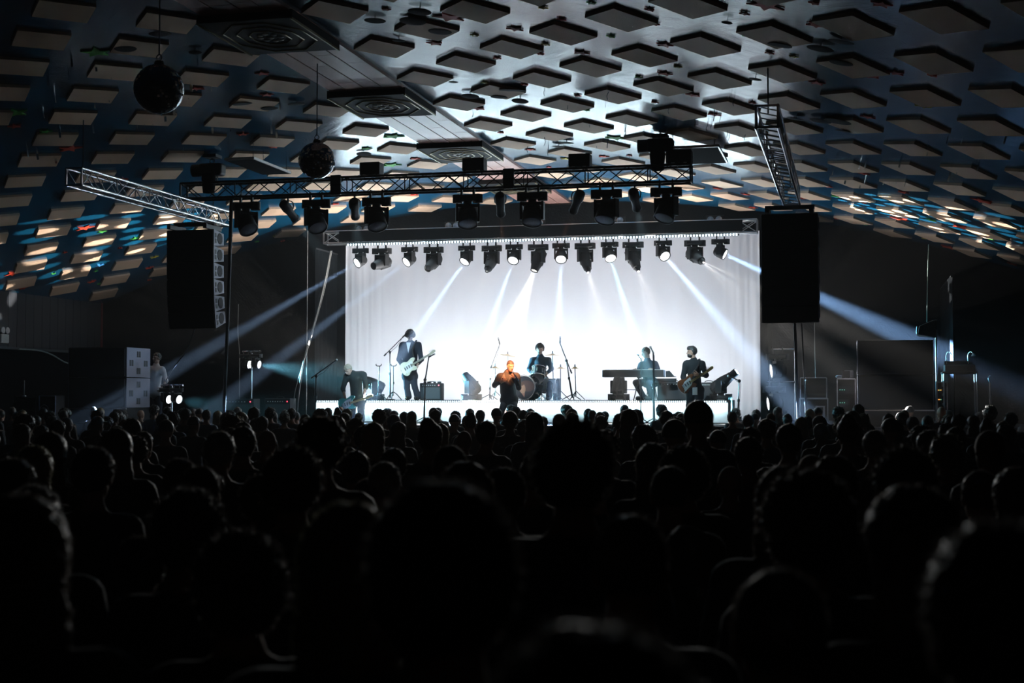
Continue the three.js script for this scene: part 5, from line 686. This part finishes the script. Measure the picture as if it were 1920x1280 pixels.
// monitor desk past the keyboard-side subwoofers
{ const z = -31.8, a = atZ(1757, 745, z).x, b = atZ(1825, 745, z).x; rack('equipment_rack', 'rack with orange lamps past the keyboard-side subwoofers', 1757, 1776, 716, z, 0.5, { units: 4, leds: [ledO, ledG, ledO], cat: 'rack' });
  const y = atZ(1790, 690, z).y, t = thing('mixing_desk', 'dark mixing desk on a table past the keyboard-side subwoofers', 'mixing desk', V((a + b) / 2 + 0.1, DECK, z - 0.1)), h = y - DECK, w = b - a; part('table_top', bx(w, 0.04, 0.7, 0, h - 0.1, 0), M.black, t); for (const [x, q] of [[-1, -1], [1, -1], [-1, 1], [1, 1]]) part('leg', bar(V(x * w * 0.45, h - 0.1, q * 0.3), V(x * w * 0.45, 0, q * 0.3), 0.018), M.steel, t);
  part('console', rbx(w * 0.85, 0.14, 0.5, 0.02, 0, h, 0).rotateX(0), M.tolex, t); part('meter_bridge', bx(w * 0.8, 0.12, 0.05, 0, h + 0.1, -0.22), M.black, t);
  for (const x of [-0.25, 0.2]) part('gooseneck_lamp', tube([V(x, h + 0.1, -0.2), V(x, h + 0.3, -0.2), V(x + 0.05, h + 0.36, -0.15), V(x + 0.1, h + 0.3, -0.1)], 0.01, 16, 6), M.steel, t);
  part('lamp_shade', lathe([[0.001, 0.03], [0.03, 0.02], [0.05, -0.03]], 12).translate(0.3, h + 0.29, -0.1), M.steel, t);
  const st = thing('cable_stand', 'bright upright stand beside the mixing desk', 'stand', V(atZ(1857, 760, z).x, DECK, z)); const hh = atZ(1857, 718, z).y - DECK; part('post', cyl(0.02, 0.02, hh, 8, 0, hh / 2, 0), M.steel, st); part('hook', tube([V(0, hh, 0), V(-0.03, hh + 0.1, 0), V(0, hh + 0.17, 0)], 0.014, 10, 6), M.steel, st); part('foot', lathe([[0.001, 0.03], [0.15, 0.015], [0.15, 0], [0.001, 0]], 16), M.black, st); }
// desk and case on the guitarists' side, by the side wall
{ const z = -31.5; rack('flight_case', 'open case with a pale metal edge past the guitarists\' subwoofers', 74, 104, 742, z, 0.4, { units: 1, edge: mat([0.4, 0.45, 0.6]) });
  const t = thing('reel', 'white cable reel standing in the open case', 'reel', V(atZ(82, 755, z).x, atZ(82, 761, z).y, z - 0.08)); t.position.y = DECK + 0.15; part('drum', cyl(0.09, 0.09, 0.1, 16).rotateX(Math.PI / 2).translate(0, 0.16, 0), mat([0.75, 0.75, 0.72]), t); part('flange', new THREE.TorusGeometry(0.11, 0.015, 6, 20).translate(0, 0.16, 0.05), mat([0.75, 0.75, 0.72]), t); part('foot', bx(0.16, 0.05, 0.12, 0, 0.025, 0), M.black, t);
  rack('flight_case', 'dark low case beside the open one near the side wall', 26, 68, 744, z, 0.5, { units: 2 });
  const s = thing('cable_stand', 'thin upright rod standing on the dark low case', 'stand', V(atZ(41, 742, z).x, atZ(26, 744, z).y + 0.012, z - 0.1)); part('rod', cyl(0.012, 0.012, 0.4, 6, 0, 0.2, 0), M.steel, s); part('foot', cyl(0.05, 0.06, 0.03, 12, 0, 0.015, 0), M.steel, s); }
// ---------- the crowd ----------
const crowdM = phys([1, 1, 1], { vertexColors: true, roughness: 0.75, sheen: 0.4, sheenRoughness: 0.4, sheenColor: lin(0.7, 0.7, 0.7) });
function crowdProto(kind, near) {                                 // 1.75 m tall, looking along -z, feet at the origin
  const o = { crop: { t: 0.004, c: [0.045, 0.032, 0.024], n: 0.003, back: -0.06 }, bald: { t: -0.012, c: [0.3, 0.2, 0.15], n: 0.001, back: -0.02 }, short: { t: 0.014, c: [0.022, 0.016, 0.012], n: 0.008, back: -0.075 }, tousled: { t: 0.026, c: [0.03, 0.022, 0.016], n: 0.02, back: -0.08 }, long: { t: 0.018, c: [0.05, 0.032, 0.02], n: 0.006, back: -0.3, x: [0, -0.13, -0.05, 0.105, 0.19, 0.065] }, blonde: { t: 0.016, c: [0.28, 0.2, 0.1], n: 0.006, back: -0.28, x: [0, -0.12, -0.05, 0.1, 0.17, 0.06] }, curly: { t: 0.04, c: [0.03, 0.02, 0.014], n: 0.018, back: -0.12 }, grey: { t: 0.01, c: [0.25, 0.25, 0.25], n: 0.007, back: -0.07 }, spiky: { t: 0.02, c: [0.2, 0.17, 0.12], n: 0.018, back: -0.06 }, bun: { t: 0.008, c: [0.03, 0.02, 0.015], n: 0.005, back: -0.08, x: [0, 0.12, -0.06, 0.05, 0.05, 0.05] }, beanie: { t: 0.02, c: [0.015, 0.016, 0.02], n: 0.002, back: 0.0 }, cap: { t: 0.012, c: [0.02, 0.02, 0.024], n: 0.001, back: 0.005 } }[kind];
  const H = V(0, 1.63, -0.03), R = frame(V(0, 0, -1)), J = { pelvis: V(0, 0.95, 0), waist: V(0, 1.1, 0), chest: V(0, 1.3, 0.01), neck: V(0, 1.46, 0) };
  const B = [bone(J.pelvis, J.waist, 0.14, 0.13), bone(J.waist, J.chest, 0.13, 0.15), bone(V(-0.13, 1.37, 0.01), V(0.13, 1.37, 0.01), 0.095, 0.095), bone(V(-0.09, 0.93, 0), V(0.09, 0.93, 0), 0.115, 0.115), bone(J.chest, J.neck, 0.12, 0.062), bone(J.neck, V(0, 1.58, -0.01), 0.056, 0.054)];
  for (const s of [-1, 1]) B.push(bone(V(s * 0.185, 1.39, 0), V(s * 0.25, 1.12, 0.03), 0.066, 0.056), bone(V(s * 0.25, 1.12, 0.03), V(s * 0.22, 0.9, -0.1), 0.055, 0.036), bone(V(s * 0.1, 0.92, 0), V(s * 0.11, 0.5, -0.01), 0.1, 0.072), bone(V(s * 0.11, 0.5, -0.01), V(s * 0.11, 0.09, 0.02), 0.07, 0.05), bone(V(s * 0.11, 0.06, 0.03), V(s * 0.12, 0.045, -0.16), 0.05, 0.04));
  const low = surf(bonesD(B, 0.04), V(-0.36, 0, -0.25), V(0.36, 1.64, 0.22), near ? 0.022 : 0.04), head = surf(headSDF(H, R, 1), H.clone().subScalar(0.17), H.clone().addScalar(0.17), near ? 0.009 : 0.018), gs = [low, head];
  if (near) for (const s of [-1, 1]) { const HB = handBones(V(s * 0.22, 0.9, -0.1), [V(-s, 0, 0), V(0, 0.4, 0.9), V(0, -0.9, -0.4)], 1, 0.5); gs.push(surf(bonesD(HB, 0.012), ...boundsOf(HB.flatMap((b) => [b.a, b.b]), 0.03), 0.009)); }
  const paint = (cloth, legs, skin) => { const g = merged(gs), p = g.attributes.position, c = new Float32Array(p.count * 3); for (let i = 0; i < p.count; i++) { const y = p.getY(i), x = Math.abs(p.getX(i)); const k = y > 1.475 || (y < 0.9 && y > 0.68 && x > 0.17) ? skin : y < 0.93 ? (y < 0.09 ? [0.015, 0.014, 0.013] : legs) : cloth; c.set(k, i * 3); } g.setAttribute('color', new THREE.BufferAttribute(c, 3)); return g; };
  const cap = ell(L3(H, R, 0, 0.028, -0.008), R, [0.08 + o.t, 0.098 + o.t, 0.1 + o.t]), ex = o.x ? ell(L3(H, R, ...o.x.slice(0, 3)), R, o.x.slice(3)) : null;
  const hf = (x, y, z) => { const u = y - H.y, f = -(z - H.z); let d = cap(x, y, z); if (ex) d = SMIN(d, ex(x, y, z), 0.03); d += o.n * noise3(x * 34, y * 34, z * 34) + o.n * 0.5 * noise3(x * 80, y * 80, z * 80); const cut = f > 0.02 ? 0.045 - u : (o.back - u) + Math.max(0, f + 0.03) * (0.045 - o.back) / 0.05; return Math.max(d, cut * 0.7); };
  const hg = surf(hf, H.clone().add(V(-0.19, -0.38, -0.2)), H.clone().add(V(0.19, 0.22, 0.2)), near ? 0.01 : 0.019);
  // loose strands standing off the surface
  const p = hg.attributes.position, n = hg.attributes.normal, pos = [], nor = [], wd = near ? 0.0011 : 0.0022;
  if (!['beanie', 'cap'].includes(kind)) for (let k = 0; k < (near ? 8000 : 1100) * (kind === 'bald' ? 0.2 : 1); k++) { const i = Math.floor(rnd() * p.count), a = V(p.getX(i), p.getY(i), p.getZ(i)), d = V(n.getX(i) + rr(-0.6, 0.6), n.getY(i) + rr(-0.5, 0.5) - (o.back < -0.2 ? 0.5 : 0), n.getZ(i) + rr(-0.6, 0.6)).normalize(), l = rr(0.004, 0.009 + Math.max(0.004, o.n) * 0.9), w = d.clone().cross(V(rr(-1, 1), rr(-1, 1), rr(-1, 1))).normalize().multiplyScalar(wd), tip = a.clone().addScaledVector(d, l); a.addScaledVector(d, -0.004);
    for (const q of [a.clone().add(w), a.clone().sub(w), tip]) { pos.push(...q.toArray()); nor.push(...V(rr(-1, 1), rr(-0.3, 1), rr(-1, 0.4)).normalize().toArray()); } }
  let strands = null; if (pos.length) { strands = new THREE.BufferGeometry(); strands.setAttribute('position', new THREE.Float32BufferAttribute(pos, 3)); strands.setAttribute('normal', new THREE.Float32BufferAttribute(nor, 3)); }
  const hair = hg;
  let peak = null; if (kind === 'cap') peak = new THREE.SphereGeometry(0.1, 14, 8, 0, Math.PI * 2, 0, 1.2).scale(0.9, 0.25, 1).translate(0, 1.67, -0.13);
  return { paint, hair, strands, sm: phys(o.c.map((v) => Math.min(0.55, 0.13 + v * 2.4)), { roughness: 0.5 }), hm: hairM(o.c), peak, kind };
}
const KINDS = ['short', 'tousled', 'crop', 'long', 'bald', 'curly', 'grey', 'blonde', 'spiky', 'bun', 'beanie', 'cap'];
const LOOKS = { short: 'short dark hair', tousled: 'tousled dark hair', crop: 'closely cropped hair', long: 'long brown hair', bald: 'a bald head', curly: 'big curly hair', grey: 'short grey hair', blonde: 'long fair hair', spiky: 'spiky fair hair', bun: 'dark hair tied in a bun', beanie: 'a dark beanie', cap: 'a dark cap' };
const CLOTH = [[[0.02, 0.022, 0.028], 'dark jacket'], [[0.05, 0.05, 0.055], 'grey top'], [[0.03, 0.018, 0.014], 'brown jacket'], [[0.012, 0.025, 0.05], 'navy top'], [[0.012, 0.012, 0.013], 'black T-shirt']];
const protos = {};
function crowdPerson(kind, near, ci, label) {
  const key = kind + (near ? 'N' : 'F'); protos[key] ||= crowdProto(kind, near); const pr = protos[key], bk = key + ci; protos[bk] ||= pr.paint(CLOTH[ci][0], [[0.02, 0.025, 0.04], [0.015, 0.015, 0.016]][ci % 2], [[0.40, 0.24, 0.17], [0.46, 0.29, 0.21], [0.2, 0.11, 0.07]][ci % 3]);
  const t = new THREE.Group(); t.name = numbered('person'); scene.add(t); part('body', protos[bk], crowdM, t); part(kind === 'beanie' ? 'beanie' : kind === 'cap' ? 'cap' : 'hair', pr.hair, pr.hm, t); if (pr.strands) part('loose_strands', pr.strands, pr.sm, t).userData.kind = 'stuff'; if (pr.peak) part('peak', pr.peak, pr.hm, t);
  tag(t, label, 'person', 'crowd watching the stage'); t.userData.look = `with ${LOOKS[kind]} and ${CLOTH[ci][1]}`;
  return t;
}
const crowd = [];
function place(t, x, z, h, turn) { t.position.set(x, 0, z); t.scale.setScalar(h / 1.765); t.rotation.y = turn; crowd.push([x, z]);
  if (!t.userData.label) t.userData.label = `${h > 1.76 ? 'tall ' : h < 1.62 ? 'short ' : ''}person ${t.userData.look}, ${z < -24 ? 'near the stage' : z < -17 ? 'mid-floor' : z < -10 ? 'halfway back' : 'far back'}, ${x < -11 ? "guitarists' side" : x > -5 ? 'keyboard side' : 'centre'}`; delete t.userData.look; }
// heads that can be told apart: [x of head, y of its top, depth in metres, kind, clothes, label]
for (const [px, py, D, kind, ci, label] of [[832, 912, 1.8, 'short', 0, 'tall broad audience member right in front of the photographer'], [655, 950, 2.6, 'blonde', 1, 'fair-haired audience member half hidden by a tall broad one'], [1180, 962, 2.95, 'crop', 0], [1466, 1064, 2.9, 'crop', 3], [1132, 1194, 2.15, 'short', 1, 'shortest audience member, only the crown of the head showing'], [35, 936, 2.6, 'long', 2], [452, 1022, 2.3, 'curly', 4], [350, 932, 3.8, 'tousled', 0], [1075, 803, 4.0, 'tousled', 3, 'tall audience member with tousled hair standing out above those around'], [1520, 908, 3.6, 'curly', 0], [1472, 878, 4.5, 'long', 1], [1255, 872, 5.9, 'crop', 4], [1370, 869, 8.0, 'bald', 0], [945, 879, 5.9, 'short', 2], [842, 833, 6.3, 'crop', 0], [720, 867, 6.9, 'grey', 1], [666, 846, 7.2, 'short', 0], [738, 841, 7.6, 'short', 3], [1722, 918, 1.85, 'long', 4, 'dark-haired audience member filling the view towards the keyboard-side subwoofers'], [1700, 852, 4.8, 'tousled', 0], [1910, 880, 5.0, 'long', 1], [1565, 857, 5.6, 'short', 0], [1310, 753, 9.6, 'beanie', 0, 'tallest audience member in a beanie, head against the lit riser'], [600, 788, 7.6, 'tousled', 0], [172, 840, 6.3, 'short', 0], [338, 862, 6.6, 'short', 3], [372, 872, 6.2, 'crop', 1], [62, 838, 6.6, 'blonde', 2], [20, 862, 6.0, 'short', 4], [218, 805, 8.4, 'long', 0], [92, 812, 8.0, 'long', 2], [548, 850, 5.8, 'tousled', 0], [1225, 833, 7.6, 'long', 3], [1283, 850, 6.2, 'curly', 4], [1775, 818, 8.5, 'spiky', 0, 'audience member with fair hair spiked up against the dark'], [1745, 806, 8.8, 'grey', 1], [1000, 856, 7.0, 'bun', 0], [875, 870, 5.4, 'long', 1], [1640, 806, 9.0, 'grey', 3], [1590, 783, 11, 'bun', 0], [455, 800, 9.5, 'short', 0], [410, 808, 8.8, 'grey', 0], [1405, 820, 8.2, 'short', 2], [1480, 795, 9.2, 'short', 0], [490, 900, 4.4, 'tousled', 0], [60, 912, 4.0, 'grey', 1], [395, 885, 5.2, 'grey', 3], [160, 900, 4.6, 'short', 0], [1860, 800, 8.0, 'bald', 2], [780, 965, 3.6, 'short', 1], [1290, 990, 3.6, 'long', 0], [260, 1010, 3.0, 'short', 0], [1600, 985, 3.0, 'long', 3], [690, 900, 4.9, 'long', 0], [1890, 990, 2.9, 'short', 0], [1840, 880, 4.3, 'crop', 1], [1120, 880, 5.2, 'short', 0]]) {
  let p, k = 0; do { p = atDepth(px, py, D * (1 + 0.03 * Math.ceil(k / 2) * (k % 2 ? 1 : -1))); k++; } while (k < 34 && crowd.some(([a, b]) => Math.hypot(a - p.x, b - p.z) < 0.66));
  const t = crowdPerson(kind, D < 7, ci, label); place(t, p.x, p.z, p.y, rr(-0.2, 0.2) + 0.24);
}
// the rest of the floor
{ let n = 0; const kinds = ['short', 'short', 'tousled', 'crop', 'long', 'crop', 'short', 'grey', 'curly', 'long', 'blonde', 'bald', 'bun', 'spiky', 'beanie', 'cap', 'short', 'tousled'];
  for (let z = -5.2; z > -29.0; z -= 1.12) for (let x = -20.5; x < 5; x += 1.17) {
    const X0 = x + rr(-0.26, 0.26) + (Math.round(-z) % 2) * 0.5, Z0 = z + rr(-0.28, 0.28), q = V(X0, 1.75, Z0).project(camera); if (Math.abs(q.x) > 1.04 || q.y < -1.0) continue;
    if (crowd.some(([a, b]) => Math.hypot(a - X0, b - Z0) < 0.72) || Math.hypot(X0, Z0) < 1.5) continue;
    const far = -Z0 > 14, h = Math.min(1.86, Math.max(1.5, 1.66 + 0.085 * (rnd() + rnd() + rnd() - 1.5) * 1.2)), k = kinds[Math.floor(rnd() * kinds.length)];
    place(crowdPerson(k, false, Math.floor(rnd() * 5)), X0, Z0, far ? h : Math.min(h, 1.76), rr(-0.35, 0.35) + 0.15); n++; }
  console.log('crowd', crowd.length);
}
renderer.render(scene, camera);
